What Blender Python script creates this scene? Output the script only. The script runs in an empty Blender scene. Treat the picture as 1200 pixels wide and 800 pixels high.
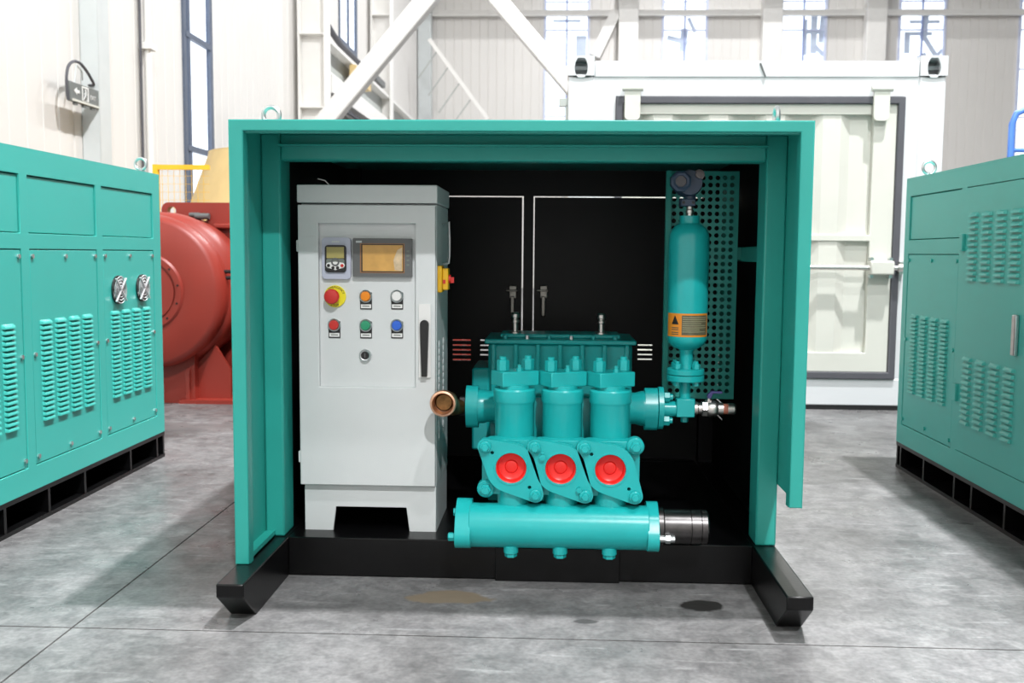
import bpy, bmesh, math, random
from mathutils import Vector, Matrix
from mathutils.geometry import tessellate_polygon
random.seed(7)
S = bpy.context.scene
COL = S.collection
PI = math.pi

# ------------------------------------------------------------------ camera
F, PITCH, YAW, ROLL, CAMH = 1170.0, .0874, .0414, .0079, 1.0     # focal length in pixels of the 1200 wide frame
_fw = Vector((-math.sin(YAW)*math.cos(PITCH), math.cos(YAW)*math.cos(PITCH), -math.sin(PITCH)))
_r0 = Vector((math.cos(YAW), math.sin(YAW), 0)); _u0 = _r0.cross(_fw)
_rt = _r0*math.cos(ROLL) + _u0*math.sin(ROLL); _up = _u0*math.cos(ROLL) - _r0*math.sin(ROLL)
cam_d = bpy.data.cameras.new('camera'); cam = bpy.data.objects.new('camera', cam_d); COL.objects.link(cam)
cam_d.sensor_width = 36.0; cam_d.lens = F/1200*36.0; cam_d.clip_end = 200
cam.matrix_world = Matrix(((_rt.x, _up.x, -_fw.x, 0), (_rt.y, _up.y, -_fw.y, 0), (_rt.z, _up.z, -_fw.z, CAMH), (0, 0, 0, 1)))
cam_d.dof.use_dof = True; cam_d.dof.focus_distance = 3.0; cam_d.dof.aperture_fstop = 5.0
S.camera = cam

# ------------------------------------------------------------------ world, lamps, exposure
W = bpy.data.worlds.new('overcast_sky'); S.world = W; W.use_nodes = True
W.node_tree.nodes['Background'].inputs[0].default_value = (.93, .96, 1, 1)
W.node_tree.nodes['Background'].inputs[1].default_value = 2.6
def lamp(name, loc, power, size, sy=None, col=(.985, .99, 1)):
    d = bpy.data.lights.new(name, 'AREA'); d.energy = power; d.color = col
    if sy: d.shape = 'RECTANGLE'; d.size = size; d.size_y = sy
    else: d.shape = 'DISK'; d.size = size
    o = bpy.data.objects.new(name, d); COL.objects.link(o); o.location = loc
    return o
LZ = 12.6
# the hall's ceiling lamps, all above the frame, hanging level; the first three stand where the photo's floor and hood shadows point back to
lamp('high_bay_lamp_over_hood_offscreen', (3.3, 2.9, LZ), 2700, .4)
lamp('high_bay_lamp_above_camera_offscreen', (2.5, -1.5, LZ), 620, .4)
lamp('high_bay_lamp_behind_camera_offscreen', (3.2, -9.0, LZ), 2700, .5)
for i, y in enumerate((13.0, 18.0, 23.0)): lamp('high_bay_lamp_back_hall_%d_offscreen' % (i+1), (3.3, y, LZ), 900, .5)
S.view_settings.view_transform = 'Standard'; S.view_settings.look = 'None'
S.view_settings.gamma = 1; S.view_settings.use_curve_mapping = False
S.view_settings.exposure = -0.12

# ------------------------------------------------------------------ measuring helper: a photo pixel met with a world plane
def at(px, py, X=None, Y=None, Z=None):
    d = _fw + (px-600)/F*_rt - (py-400)/F*_up
    t = X/d.x if X is not None else (Y/d.y if Y is not None else (Z-CAMH)/d.z)
    return Vector((0, 0, CAMH)) + d*t

# ------------------------------------------------------------------ materials
def lin(c):
    return tuple((v/255/12.92 if v/255 <= .04045 else ((v/255+.055)/1.055)**2.4) for v in c)
def mat(name, rgb, rough=.5, metal=0, var=.08, scale=6, bump=0, bscale=80, coat=0, spec=.5):
    m = bpy.data.materials.new(name); m.use_nodes = True
    nt = m.node_tree; b = nt.nodes['Principled BSDF']; c = lin(rgb)
    tc = nt.nodes.new('ShaderNodeTexCoord'); n = nt.nodes.new('ShaderNodeTexNoise')
    n.inputs['Scale'].default_value = scale; n.inputs['Detail'].default_value = 5
    nt.links.new(tc.outputs['Object'], n.inputs['Vector'])
    r = nt.nodes.new('ShaderNodeValToRGB')
    r.color_ramp.elements[0].position = .3; r.color_ramp.elements[1].position = .7
    r.color_ramp.elements[0].color = (*[v*(1-var) for v in c], 1)
    r.color_ramp.elements[1].color = (*[min(1, v*(1+var)) for v in c], 1)
    nt.links.new(n.outputs['Fac'], r.inputs['Fac']); nt.links.new(r.outputs['Color'], b.inputs['Base Color'])
    b.inputs['Roughness'].default_value = rough; b.inputs['Metallic'].default_value = metal
    b.inputs['Specular IOR Level'].default_value = spec
    if coat: b.inputs['Coat Weight'].default_value = coat; b.inputs['Coat Roughness'].default_value = .12
    if bump:
        n2 = nt.nodes.new('ShaderNodeTexNoise'); n2.inputs['Scale'].default_value = bscale
        nt.links.new(tc.outputs['Object'], n2.inputs['Vector'])
        bp = nt.nodes.new('ShaderNodeBump'); bp.inputs['Strength'].default_value = bump; bp.inputs['Distance'].default_value = .002
        nt.links.new(n2.outputs['Fac'], bp.inputs['Height']); nt.links.new(bp.outputs['Normal'], b.inputs['Normal'])
    return m
M = {}
M['teal'] = mat('teal_enclosure_paint', (45, 164, 153), .38, bump=.05, var=.05, scale=3)
M['teal_cab'] = mat('teal_cabinet_paint', (60, 180, 169), .35, bump=.03, var=.03, scale=2)
M['teal_pump'] = mat('teal_pump_enamel', (30, 176, 176), .28, bump=.08, bscale=40, var=.05, scale=12)
M['black'] = mat('black_skid_paint', (9, 9, 10), .3, spec=.3, bump=.1, var=.3, scale=14)
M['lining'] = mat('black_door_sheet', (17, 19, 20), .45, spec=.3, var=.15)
M['darkgap'] = mat('black_rubber', (16, 16, 17), .7)
M['gasket'] = mat('charcoal_rubber_gasket', (82, 82, 88), .6)
M['cabinet'] = mat('light_grey_powder_coat', (213, 217, 217), .5, bump=.15, bscale=400, var=.015)
M['shell'] = mat('white_hall_cladding', (226, 223, 219), .55, var=.02, scale=.6)
M['steelwhite'] = mat('white_structural_steel', (238, 236, 232), .5, var=.02)
M['greygirder'] = mat('grey_crane_girder_paint', (176, 180, 176), .5, var=.06)
M['pilaster'] = mat('pale_grey_flashing', (205, 210, 210), .5, var=.03)
M['contwhite'] = mat('white_container_paint', (214, 216, 218), .42, var=.02, scale=2)
M['contcream'] = mat('cream_door_paint', (212, 212, 203), .45, var=.03, scale=3)
M['red'] = mat('red_oxide_primer', (146, 50, 39), .42, var=.08, scale=3, bump=.04)
M['redcap'] = mat('red_plastic_cap', (236, 42, 36), .35, var=.04)
M['tan'] = mat('tan_hopper_paint', (226, 198, 140), .5, var=.05)
M['yellow'] = mat('yellow_paint', (240, 190, 40), .45)
M['steel'] = mat('stainless_steel', (214, 210, 206), .36, 1, var=.08, scale=30)
M['latchsteel'] = mat('dull_latch_steel', (150, 148, 142), .4, 1, var=.15, scale=40)
M['chrome'] = mat('bright_chrome_wire', (235, 236, 238), .45, .7, var=.03)
M['zinc'] = mat('zinc_plated_steel', (200, 205, 205), .35, 1, var=.1, scale=40)
M['darksteel'] = mat('dark_turned_steel', (88, 86, 86), .32, 1, var=.25, scale=25)
M['brass'] = mat('worn_bronze', (226, 182, 152), .42, 1, var=.2, scale=40)
M['brassdark'] = mat('dark_bronze_bore', (128, 98, 62), .5, .9, var=.35, scale=60)
M['bezel'] = mat('grey_panel_bezel', (96, 98, 98), .45)
M['amber'] = mat('amber_screen_film', (206, 158, 84), .35, var=.12, scale=25)
M['filmpale'] = mat('pale_peeled_film', (206, 184, 150), .35, var=.2, scale=60)
M['amberline'] = mat('copper_film_edge', (150, 108, 70), .4)
M['lav'] = mat('lavender_grey_plastic', (186, 190, 206), .45, var=.02)
M['lcd'] = mat('olive_lcd', (168, 156, 92), .35, var=.04)
M['keys'] = mat('grey_keypad', (112, 120, 112), .5)
M['white'] = mat('white_plastic', (232, 232, 230), .4, var=.02)
M['blackp'] = mat('black_plastic', (26, 26, 27), .4)
M['green'] = mat('green_lens', (36, 150, 108), .3); M['blue'] = mat('blue_lens', (44, 100, 206), .3)
M['orange'] = mat('orange_lens', (240, 140, 20), .3); M['redb'] = mat('red_button', (204, 46, 40), .35)
M['yellowp'] = mat('yellow_legend_plastic', (240, 226, 40), .45, var=.02)
M['isoly'] = mat('yellow_switch_plastic', (226, 176, 26), .45)
M['orangel'] = mat('orange_warning_label', (226, 140, 36), .5, var=.04)
M['textgrey'] = mat('grey_printed_text_block', (96, 92, 70), .5, var=.2, scale=60)
M['textpale'] = mat('pale_print_line', (150, 148, 118), .5)
M['navy'] = mat('dark_blue_grey_enamel', (56, 74, 98), .4)
M['mirror'] = mat('grey_glass_window', (74, 74, 80), .25, 0)
M['signgrey'] = mat('dark_grey_sign_face', (110, 114, 112), .5)
M['winframe'] = mat('slate_window_frame', (88, 98, 116), .5)
M['winpale'] = mat('pale_blue_window_bar', (214, 221, 244), .5)
M['winblue'] = mat('blue_grey_mullion', (150, 164, 206), .5)
M['signblue'] = mat('pale_blue_sign_letter', (236, 241, 253), .6)
M['bluepaint'] = mat('blue_rail_paint', (86, 136, 222), .45)
M['purple'] = mat('violet_lever_sleeve', (70, 66, 120), .5)
M['rustband'] = mat('red_thread_tape', (198, 120, 100), .5)

def glass_mat():
    m = bpy.data.materials.new('window_glass'); m.use_nodes = True; nt = m.node_tree
    nt.nodes.remove(nt.nodes['Principled BSDF']); out = nt.nodes['Material Output']
    t = nt.nodes.new('ShaderNodeBsdfTransparent'); g = nt.nodes.new('ShaderNodeBsdfGlossy'); g.inputs['Roughness'].default_value = .05
    mx = nt.nodes.new('ShaderNodeMixShader')
    t.inputs[0].default_value = (.93, .95, .98, 1)
    mx.inputs[0].default_value = .05; nt.links.new(t.outputs[0], mx.inputs[1]); nt.links.new(g.outputs[0], mx.inputs[2])
    nt.links.new(mx.outputs[0], out.inputs[0]); return m
M['glass'] = glass_mat()

def floor_mat():
    m = bpy.data.materials.new('polished_concrete'); m.use_nodes = True; nt = m.node_tree; N = nt.nodes; L = nt.links
    b = N['Principled BSDF']; tc = N.new('ShaderNodeTexCoord')
    def noise(sc, det, dist=0, vec=None):
        n = N.new('ShaderNodeTexNoise'); n.inputs['Scale'].default_value = sc; n.inputs['Detail'].default_value = det
        n.inputs['Distortion'].default_value = dist; L.new(vec or tc.outputs['Object'], n.inputs['Vector']); return n
    def ramp(src, p0, c0, p1, c1):
        r = N.new('ShaderNodeValToRGB'); r.color_ramp.elements[0].position = p0; r.color_ramp.elements[1].position = p1
        r.color_ramp.elements[0].color = (*c0, 1); r.color_ramp.elements[1].color = (*c1, 1); L.new(src, r.inputs['Fac']); return r
    def mix(fac, a, bcol, mode='MIX'):
        x = N.new('ShaderNodeMix'); x.data_type = 'RGBA'; x.blend_type = mode
        if isinstance(fac, float): x.inputs[0].default_value = fac
        else: L.new(fac, x.inputs[0])
        L.new(a, x.inputs[6])
        if isinstance(bcol, tuple): x.inputs[7].default_value = (*bcol, 1)
        else: L.new(bcol, x.inputs[7])
        return x.outputs[2]
    big = ramp(noise(1.3, 8, .6).outputs['Fac'], .3, (.125, .122, .121), .68, (.285, .28, .282))
    mid = ramp(noise(7, 9, 1.2).outputs['Fac'], .34, (.72, .72, .72), .62, (1.05, 1.05, 1.05))
    c = mix(.75, big.outputs[0], mid.outputs[0], 'MULTIPLY')
    mp = N.new('ShaderNodeMapping'); mp.inputs['Scale'].default_value = (1.2, 9, 1); mp.inputs['Rotation'].default_value = (0, 0, .25)
    L.new(tc.outputs['Object'], mp.inputs['Vector'])
    sc = ramp(noise(4, 8, .4, mp.outputs[0]).outputs['Fac'], .60, (0, 0, 0), .78, (.7, .7, .7))
    c = mix(sc.outputs[0], c, (.40, .40, .40))
    cl = ramp(noise(16, 10, .8).outputs['Fac'], .38, (.74, .74, .75), .6, (1.06, 1.06, 1.06))
    c = mix(.8, c, cl.outputs[0], 'MULTIPLY')
    fine = ramp(noise(70, 8).outputs['Fac'], .35, (.72, .72, .72), .65, (1.1, 1.1, 1.1))
    c = mix(.7, c, fine.outputs[0], 'MULTIPLY')
    # oil and water stains lying on the slab, each with its own place, size and colour
    wob = noise(9, 4)
    for (x, y, rx, ry, col, k) in ((-.30, 2.83, .115, .062, (.20, .16, .115), .95), (.42, 2.80, .075, .05, (.022, .021, .020), .97),
                                   (.10, 2.66, .04, .018, (.05, .05, .05), .8), (-2.2, 5.6, .5, .12, (.16, .15, .15), .6)):
        vm = N.new('ShaderNodeMapping'); vm.vector_type = 'TEXTURE'
        vm.inputs['Location'].default_value = (x, y, 0); vm.inputs['Scale'].default_value = (rx, ry, 1)
        L.new(tc.outputs['Object'], vm.inputs['Vector'])
        ln = N.new('ShaderNodeVectorMath'); ln.operation = 'LENGTH'; L.new(vm.outputs[0], ln.inputs[0])
        ad = N.new('ShaderNodeMath'); ad.operation = 'MULTIPLY_ADD'; ad.inputs[1].default_value = 1.9
        L.new(wob.outputs['Fac'], ad.inputs[0]); L.new(ln.outputs['Value'], ad.inputs[2])
        r = ramp(ad.outputs[0], .5, (k, k, k), .62, (0, 0, 0))
        r.color_ramp.elements[0].position = .78; r.color_ramp.elements[1].position = .97
        sub = N.new('ShaderNodeMath'); sub.operation = 'SUBTRACT'; sub.inputs[1].default_value = .95
        L.new(ad.outputs[0], sub.inputs[0]); L.new(sub.outputs[0], r.inputs['Fac'])
        c = mix(r.outputs[0], c, col)
    L.new(c, b.inputs['Base Color']); b.inputs['Specular IOR Level'].default_value = .22
    rr = ramp(noise(5, 6).outputs['Fac'], .3, (.24,)*3, .7, (.45,)*3); L.new(rr.outputs[0], b.inputs['Roughness'])
    bp = N.new('ShaderNodeBump'); bp.inputs['Strength'].default_value = .12; bp.inputs['Distance'].default_value = .003
    L.new(noise(30, 6).outputs['Fac'], bp.inputs['Height']); L.new(bp.outputs[0], b.inputs['Normal'])
    return m
M['floor'] = floor_mat()
M['joint'] = mat('brown_joint_filler', (92, 84, 76), .8, var=.3, scale=30)

# ------------------------------------------------------------------ mesh helpers
def axm(axis):
    # maps local (a, b, h) to world with h along the axis
    if axis == 'Z': return lambda a, b, h: (a, b, h)
    if axis == 'X': return lambda a, b, h: (h, a, b)
    return lambda a, b, h: (a, h, b)          # 'Y': outline given in X and Z
class MB:
    def __init__(s): s.v = []; s.f = []
    def add(s, vs, fs, T=None):
        o = len(s.v)
        s.v += [tuple(T @ Vector(p)) if T else tuple(p) for p in vs]
        s.f += [tuple(i+o for i in q) for q in fs]; return s
    def box(s, x0, x1, y0, y1, z0, z1, T=None):
        vs = [(x, y, z) for x in (x0, x1) for y in (y0, y1) for z in (z0, z1)]
        return s.add(vs, [(0, 1, 3, 2), (4, 6, 7, 5), (0, 4, 5, 1), (2, 3, 7, 6), (0, 2, 6, 4), (1, 5, 7, 3)], T)
    def lathe(s, prof, c, axis='Z', n=24, T=None, ph=0):
        m = axm(axis); vs = []; fs = []; rings = []
        for r, h in prof:
            if r < 1e-6: rings.append([len(vs)]); p = m(0, 0, h); vs.append(tuple(p[i]+c[i] for i in range(3))); continue
            k = []
            for i in range(n):
                a = 2*PI*i/n+ph; p = m(r*math.cos(a), r*math.sin(a), h); k.append(len(vs)); vs.append(tuple(p[j]+c[j] for j in range(3)))
            rings.append(k)
        for A, B in zip(rings, rings[1:]):
            for i in range(n):
                j = (i+1) % n
                if len(A) == 1 and len(B) == 1: break
                if len(A) == 1: fs.append((A[0], B[j], B[i]))
                elif len(B) == 1: fs.append((A[i], A[j], B[0]))
                else: fs.append((A[i], A[j], B[j], B[i]))
        return s.add(vs, fs, T)
    def cyl(s, c, r, h0, h1, axis='Z', n=24, bev=0, T=None, ph=0):
        pr = [(0, h0), (r-bev, h0)] + ([(r, h0+bev), (r, h1-bev)] if bev else [(r, h1)] if False else []) + [(r-bev, h1), (0, h1)]
        return s.lathe(pr, c, axis, n, T, ph)
    def prism(s, out, d0, d1, axis='Y', holes=(), c=(0, 0, 0), T=None):
        m = axm(axis); loops = [out]+list(holes); flat = [p for l in loops for p in l]; n = len(flat)
        vs = [tuple(m(p[0], p[1], d)[i]+c[i] for i in range(3)) for d in (d0, d1) for p in flat]
        tri = tessellate_polygon([[Vector((p[0], p[1], 0)) for p in l] for l in loops]) if (holes or len(out) > 4) else [tuple(range(len(out)))]
        fs = [tuple(t) for t in tri] + [tuple(i+n for i in reversed(t)) for t in tri]
        o = 0
        for l in loops:
            k = len(l)
            for i in range(k): j = (i+1) % k; fs.append((o+i, o+j, o+j+n, o+i+n))
            o += k
        return s.add(vs, fs, T)
    def tube(s, pts, r, n=10, closed=False):
        pts = [Vector(p) for p in pts]; vs = []; fs = []; rg = []; prev = None
        for i, p in enumerate(pts):
            a = pts[i-1] if (i or closed) else p; b = pts[(i+1) % len(pts)] if (i < len(pts)-1 or closed) else p
            t = (b-a).normalized()
            ref = prev if prev is not None else (Vector((0, 0, 1)) if abs(t.z) < .9 else Vector((1, 0, 0)))
            u = (ref - t*ref.dot(t)).normalized(); w = t.cross(u); prev = u; k = []
            for q in range(n):
                an = 2*PI*q/n; k.append(len(vs)); vs.append(tuple(p+u*r*math.cos(an)+w*r*math.sin(an)))
            rg.append(k)
        pairs = list(zip(rg, rg[1:])) + ([(rg[-1], rg[0])] if closed else [])
        for A, B in pairs:
            for i in range(n): j = (i+1) % n; fs.append((A[i], A[j], B[j], B[i]))
        if not closed: fs += [tuple(rg[0]), tuple(rg[-1])]
        return s.add(vs, fs)
    def bar(s, p, q, w, h):
        # rectangular bar from p to q
        p, q = Vector(p), Vector(q); t = (q-p).normalized(); ref = Vector((0, 1, 0)) if abs(t.y) < .9 else Vector((0, 0, 1))
        u = t.cross(ref).normalized(); v = u.cross(t)
        vs = [tuple(e+u*a*w/2+v*b*h/2) for e in (p, q) for a, b in ((-1, -1), (1, -1), (1, 1), (-1, 1))]
        return s.add(vs, [(0, 1, 2, 3), (7, 6, 5, 4)]+[(i, (i+1) % 4, (i+1) % 4+4, i+4) for i in range(4)])
    def mesh(s, name, material):
        me = bpy.data.meshes.new(name); me.from_pydata(s.v, [], s.f)
        bm = bmesh.new(); bm.from_mesh(me); bmesh.ops.recalc_face_normals(bm, faces=bm.faces); bm.to_mesh(me); bm.free()
        me.materials.append(M[material]); me.polygons.foreach_set('use_smooth', [True]*len(me.polygons))
        me.set_sharp_from_angle(angle=math.radians(32)); return me
def link(o, parent):
    COL.objects.link(o)
    if parent is not None:
        o.parent = parent; w = Matrix.Identity(4); q = parent
        while q is not None: w = Matrix.Translation(q.location) @ w; q = q.parent; break
        o.matrix_parent_inverse = Matrix.Translation(-Vector(parent.get('_w', (0, 0, 0))))
    o['_w'] = tuple(o.location) if parent is not None or o.type == 'EMPTY' else (0, 0, 0)
    return o
def mk(name, mb, material, parent=None, bev=0, label=None):
    me = mb.mesh(name, material) if isinstance(mb, MB) else mb
    o = bpy.data.objects.new(name, me); link(o, parent)
    if bev:
        b = o.modifiers.new('bevel', 'BEVEL'); b.width = bev; b.segments = 2; b.limit_method = 'ANGLE'; b.angle_limit = math.radians(40)
        b.harden_normals = False
    if label: o['label'] = label
    return o
def inst(name, me, loc, parent, rz=0):
    o = bpy.data.objects.new(name, me); o.location = loc; o.rotation_euler = (0, 0, rz); link(o, parent); return o
def thing(name, label, cat, loc=(0, 0, 0), group=None):
    o = bpy.data.objects.new(name, None); o.location = loc; o.empty_display_size = .1; link(o, None); o['_w'] = tuple(loc)
    o['label'] = label; o['category'] = cat
    if group: o['group'] = group
    return o
def tag(o, label, cat, group=None):
    o['label'] = label; o['category'] = cat
    if group: o['group'] = group
    return o
def struct(o): o['kind'] = 'structure'; return o
def circle(cx, cz, r, n=24, a0=0): return [(cx+r*math.cos(a0+2*PI*i/n), cz+r*math.sin(a0+2*PI*i/n)) for i in range(n)]
def rect(x0, x1, z0, z1): return [(x0, z0), (x1, z0), (x1, z1), (x0, z1)]
def rrect(x0, x1, z0, z1, r, n=5):
    o = []
    for cx, cz, a in ((x1-r, z0+r, -PI/2), (x1-r, z1-r, 0), (x0+r, z1-r, PI/2), (x0+r, z0+r, PI)):
        o += [(cx+r*math.cos(a+PI/2*i/n), cz+r*math.sin(a+PI/2*i/n)) for i in range(n+1)]
    return o
def hull(pts):
    pts = sorted(set((round(p[0], 6), round(p[1], 6)) for p in pts))
    def half(ps):
        h = []
        for p in ps:
            while len(h) > 1 and (h[-1][0]-h[-2][0])*(p[1]-h[-2][1])-(h[-1][1]-h[-2][1])*(p[0]-h[-2][0]) <= 0: h.pop()
            h.append(p)
        return h
    a = half(pts); b = half(pts[::-1]); return a[:-1]+b[:-1]
def text_mesh(s, size, material, name='print', rx=PI/2, rz=0, depth=.0004):
    cu = bpy.data.curves.new('print', 'FONT'); cu.body = s; cu.size = size; cu.extrude = depth; cu.align_x = 'CENTER'; cu.align_y = 'CENTER'
    o = bpy.data.objects.new('print', cu); COL.objects.link(o)
    me = bpy.data.meshes.new_from_object(o.evaluated_get(bpy.context.evaluated_depsgraph_get()))
    bpy.data.objects.remove(o); bpy.data.curves.remove(cu)
    me.transform(Matrix.Rotation(rz, 4, 'Z') @ Matrix.Rotation(rx, 4, 'X')); me.materials.clear(); me.materials.append(M[material]); me.name = name
    return me
def smooth(pts, k=5):
    P = [Vector(p) for p in pts]; P = [P[0]]+P+[P[-1]]; o = []
    for i in range(1, len(P)-2):
        a, b, c, d = P[i-1:i+3]
        for j in range(k):
            t = j/k; o.append(.5*((2*b)+(c-a)*t+(2*a-5*b+4*c-d)*t*t+(3*b-a-3*c+d)*t**3))
    return o+[P[-1]]
def lifting_eye(parent, x, y, z, R=.024, r=.006, face='Y', name='lifting_eye'):
    m = MB(); m.cyl((x, y, z), .015, 0, .012, 'Z', 16)
    m.cyl((x, y, z+.012), .008, 0, .012, 'Z', 12)
    cz = z+.018+R
    m.tube([(x+(R*math.cos(a) if face == 'Y' else 0), y+(R*math.cos(a) if face == 'X' else 0), cz+R*math.sin(a)) for a in [2*PI*i/28 for i in range(28)]], r, 8, True)
    return mk(name, m, 'zinc', parent, label='zinc plated lifting eye bolt')
# louver slat: a pressed hood standing proud of its sheet; local axes: u along the slat, out of sheet = -Y
def louver_mesh(w, h, d, name, material):
    m = MB(); n = 6; top = []; k = 5
    prof = [(0, h/2), (-d*.35, h*.32), (-d*.8, 0), (-d, -h*.35), (-d, -h/2), (0, -h/2)]
    vs = []; fs = []
    for u, sc in ((-w/2, .0), (-w/2+.006, 1), (w/2-.006, 1), (w/2, .0)):
        for (y, z) in prof: vs.append((u, y*sc, z))
    p = len(prof)
    for a in range(3):
        for i in range(p-1): fs.append((a*p+i, a*p+i+1, (a+1)*p+i+1, (a+1)*p+i))
    m.add(vs, fs); return m.mesh(name, material)
TEALLOUV = louver_mesh(.080, .0165, .011, 'louver', 'teal_cab')

# ================================================================== THE HALL
HX0, HX1, HY0, HY1, HZ = -4.0, 29.0, -16.0, 29.6, 14.0
def wall_cladding(u0, u1, z0, z1, holes, put, pitch=.25, depth=.014):
    # profiled steel sheet: flat trays parted by narrow standing ribs, cut away at the windows
    us = [u0]
    n = int((u1-u0)/pitch)
    prof = []
    for i in range(n+1):
        b = u0+i*pitch
        prof += [(b, 0), (b+.008, depth), (b+.014, depth), (b+.022, 0)]
    prof = [p for p in prof if p[0] <= u1]+[(u1, 0)]
    cuts = sorted(set([h[0] for h in holes]+[h[1] for h in holes]))
    def dep(u):
        for (a, da), (b, db) in zip(prof, prof[1:]):
            if a <= u <= b: return da+(db-da)*(u-a)/max(b-a, 1e-9)
        return 0
    full = sorted(set([p for p in prof]+[(c, dep(c)) for c in cuts if u0 < c < u1]))
    m = MB()
    for (a, da), (b, db) in zip(full, full[1:]):
        mid = (a+b)/2; segs = [(z0, z1)]
        for h in holes:
            if h[0] < mid < h[1]:
                ns = []
                for s0, s1 in segs:
                    if h[2] > s0: ns.append((s0, min(h[2], s1)))
                    if h[3] < s1: ns.append((max(h[3], s0), s1))
                segs = [q for q in ns if q[1]-q[0] > 1e-6]
        for s0, s1 in segs:
            m.add([put(a, da, s0), put(b, db, s0), put(b, db, s1), put(a, da, s1)], [(0, 1, 2, 3)])
    return m
# floor: slabs with narrow filled joints
fl = struct(mk('floor', MB().box(HX0, HX1, HY0, HY1, -.2, -.006), 'joint'))
JX = [HX0, -1.271, 3.2, 7.7, 12.2, 16.7, 21.2, HX1]; JY = [HY0, -11, -6.5, -2.0, 2.531, 7.03, 11.5, 16, 20.5, 25, HY1]
for a, b in zip(JX, JX[1:]):
    for c, d in zip(JY, JY[1:]):
        g = .003
        mk('floor_slab', MB().box(a+g, b-g, c+g, d-g, -.12, 0), 'floor', fl)
# windows: (u0, u1, z0, z1)
LWIN = [(10.76, 11.62, .6, 9.5), (18.6, 20.2, 4.9, 9.5)]
BWIN = [(-.35, .93, 3.0, 11.0), (3.04, 4.32, 3.0, 11.0), (6.42, 7.70, 3.0, 11.0), (9.75, 11.05, 3.0, 11.0), (13.12, 14.4, 3.0, 11.0)]
struct(mk('wall_left', wall_cladding(HY0, HY1, 0, HZ, LWIN, lambda u, d, z: (HX0-d, u, z)), 'shell'))
struct(mk('wall_back', wall_cladding(HX0, HX1, 0, HZ, BWIN, lambda u, d, z: (u, HY1+d, z)), 'shell'))
struct(mk('wall_right', MB().box(HX1, HX1+.1, HY0, HY1, 0, HZ), 'shell'))
struct(mk('wall_front', MB().box(HX0, HX1, HY0-.1, HY0, 0, HZ), 'shell'))
struct(mk('ceiling', MB().box(HX0, HX1, HY0, HY1, HZ, HZ+.1), 'greygirder'))

def back_window(n, w):
    u0, u1, z0, z1 = w; y = HY1-.04; um = (u0+u1)/2
    root = struct(mk('window_%d' % n, MB().prism(rect(u0-.02, u1+.02, z0-.05, z1+.05), y, y+.1, 'Y', [rect(u0+.05, u1-.05, z0+.05, z1-.05)]), 'winpale'))
    mk('mullion', MB().box(um-.025, um+.025, y-.01, y+.06, z0, z1), 'winblue', root)
    zs = [z0+.05, 5.0, 6.35, 7.45, 8.25, 9.6, z1-.05]
    for z in zs[1:-1]: mk('transom', MB().box(u0+.05, u1-.05, y, y+.05, z-.02, z+.02), 'winpale', root)
    for a, b in zip(zs, zs[1:]):
        for p, q in ((u0+.05, um-.025), (um+.025, u1-.05)):
            mk('pane', MB().box(p, q, y+.03, y+.036, a+.02, b-.02), 'glass', root)
for i, w in enumerate(BWIN): back_window(i+2, w)
# tall narrow window in the left wall
def left_window(n, w, zs, mul):
    u0, u1, z0, z1 = w; x = HX0
    root = struct(mk('window_%d' % n, MB().prism(rect(u0-.02, u1+.02, z0-.05, z1+.05), x-.02, x+.028, 'X', [rect(u0+.05, u1-.07, z0+.05, z1-.05)]), 'winframe'))
    m = u0+mul
    mk('mullion', MB().box(x-.01, x+.03, m-.03, m+.03, z0, z1), 'winframe', root)
    for z in zs[1:-1]: mk('transom', MB().box(x-.015, x+.035, u0+.03, u1-.05, z-.03, z+.03), 'winframe', root)
    for a, b in zip(zs, zs[1:]):
        mk('pane', MB().box(x-.004, x+.002, u0+.05, m-.035, a+.035, b-.035), 'glass', root)
        mk('pane', MB().box(x-.004, x+.002, m+.035, u1-.07, a+.035, b-.035), 'glass', root)
left_window(1, LWIN[0], [.65, 2.12, 3.33, 4.6, 6.2, 9.45], .13)
left_window(7, LWIN[1], [4.95, 6.2, 7.6, 9.45], .8)

# flashing post and downpipe on the left wall
tag(mk('wall_pilaster', MB().box(HX0, HX0+.16, 8.40, 8.62, 0, HZ-.01), 'pilaster', bev=.01), 'pale grey flashing post on the wall beside the hanging sign', 'post')
dp = thing('downpipe', 'thin white pipe running down the wall left of the tall window', 'pipe', (HX0+.06, 9.62, 0))
mk('pipe', MB().cyl((HX0+.07, 9.66, 0), .035, 0, HZ-.02, 'Z', 12), 'steelwhite', dp)
mk('bracket', MB().box(HX0, HX0+.12, 9.60, 9.76, 2.93, 2.99), 'steelwhite', dp)
mk('cable', MB().cyl((HX0+.03, 9.58, 0), .014, 0, HZ-.02, 'Z', 8), 'gasket', dp)

# hall columns along the left wall (H section, flanges parallel to the wall)
def hall_column(x0, x1, y, label, w=.34, grp=None):
    r = thing('steel_column', label, 'column', ((x0+x1)/2, y, 0))
    mk('flange', MB().box(x0, x0+.03, y-w/2, y+w/2, 0, HZ-.02), 'steelwhite', r)
    mk('flange', MB().box(x1-.03, x1, y-w/2, y+w/2, 0, HZ-.02), 'steelwhite', r)
    mk('web', MB().box(x0+.03, x1-.03, y-.012, y+.012, 0, HZ-.02), 'steelwhite', r)
    for z in (1.5, 3.2, 4.3, 6): mk('stiffener', MB().box(x0+.03, x1-.03, y-w/2+.01, y+w/2-.01, z, z+.02), 'steelwhite', r)
hall_column(-3.93, -3.50, 15.5, 'white steel column on the left wall right of the tall window')
hall_column(-3.93, -3.50, 21.6, 'white steel column further along the left wall past the crane runway')
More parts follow.
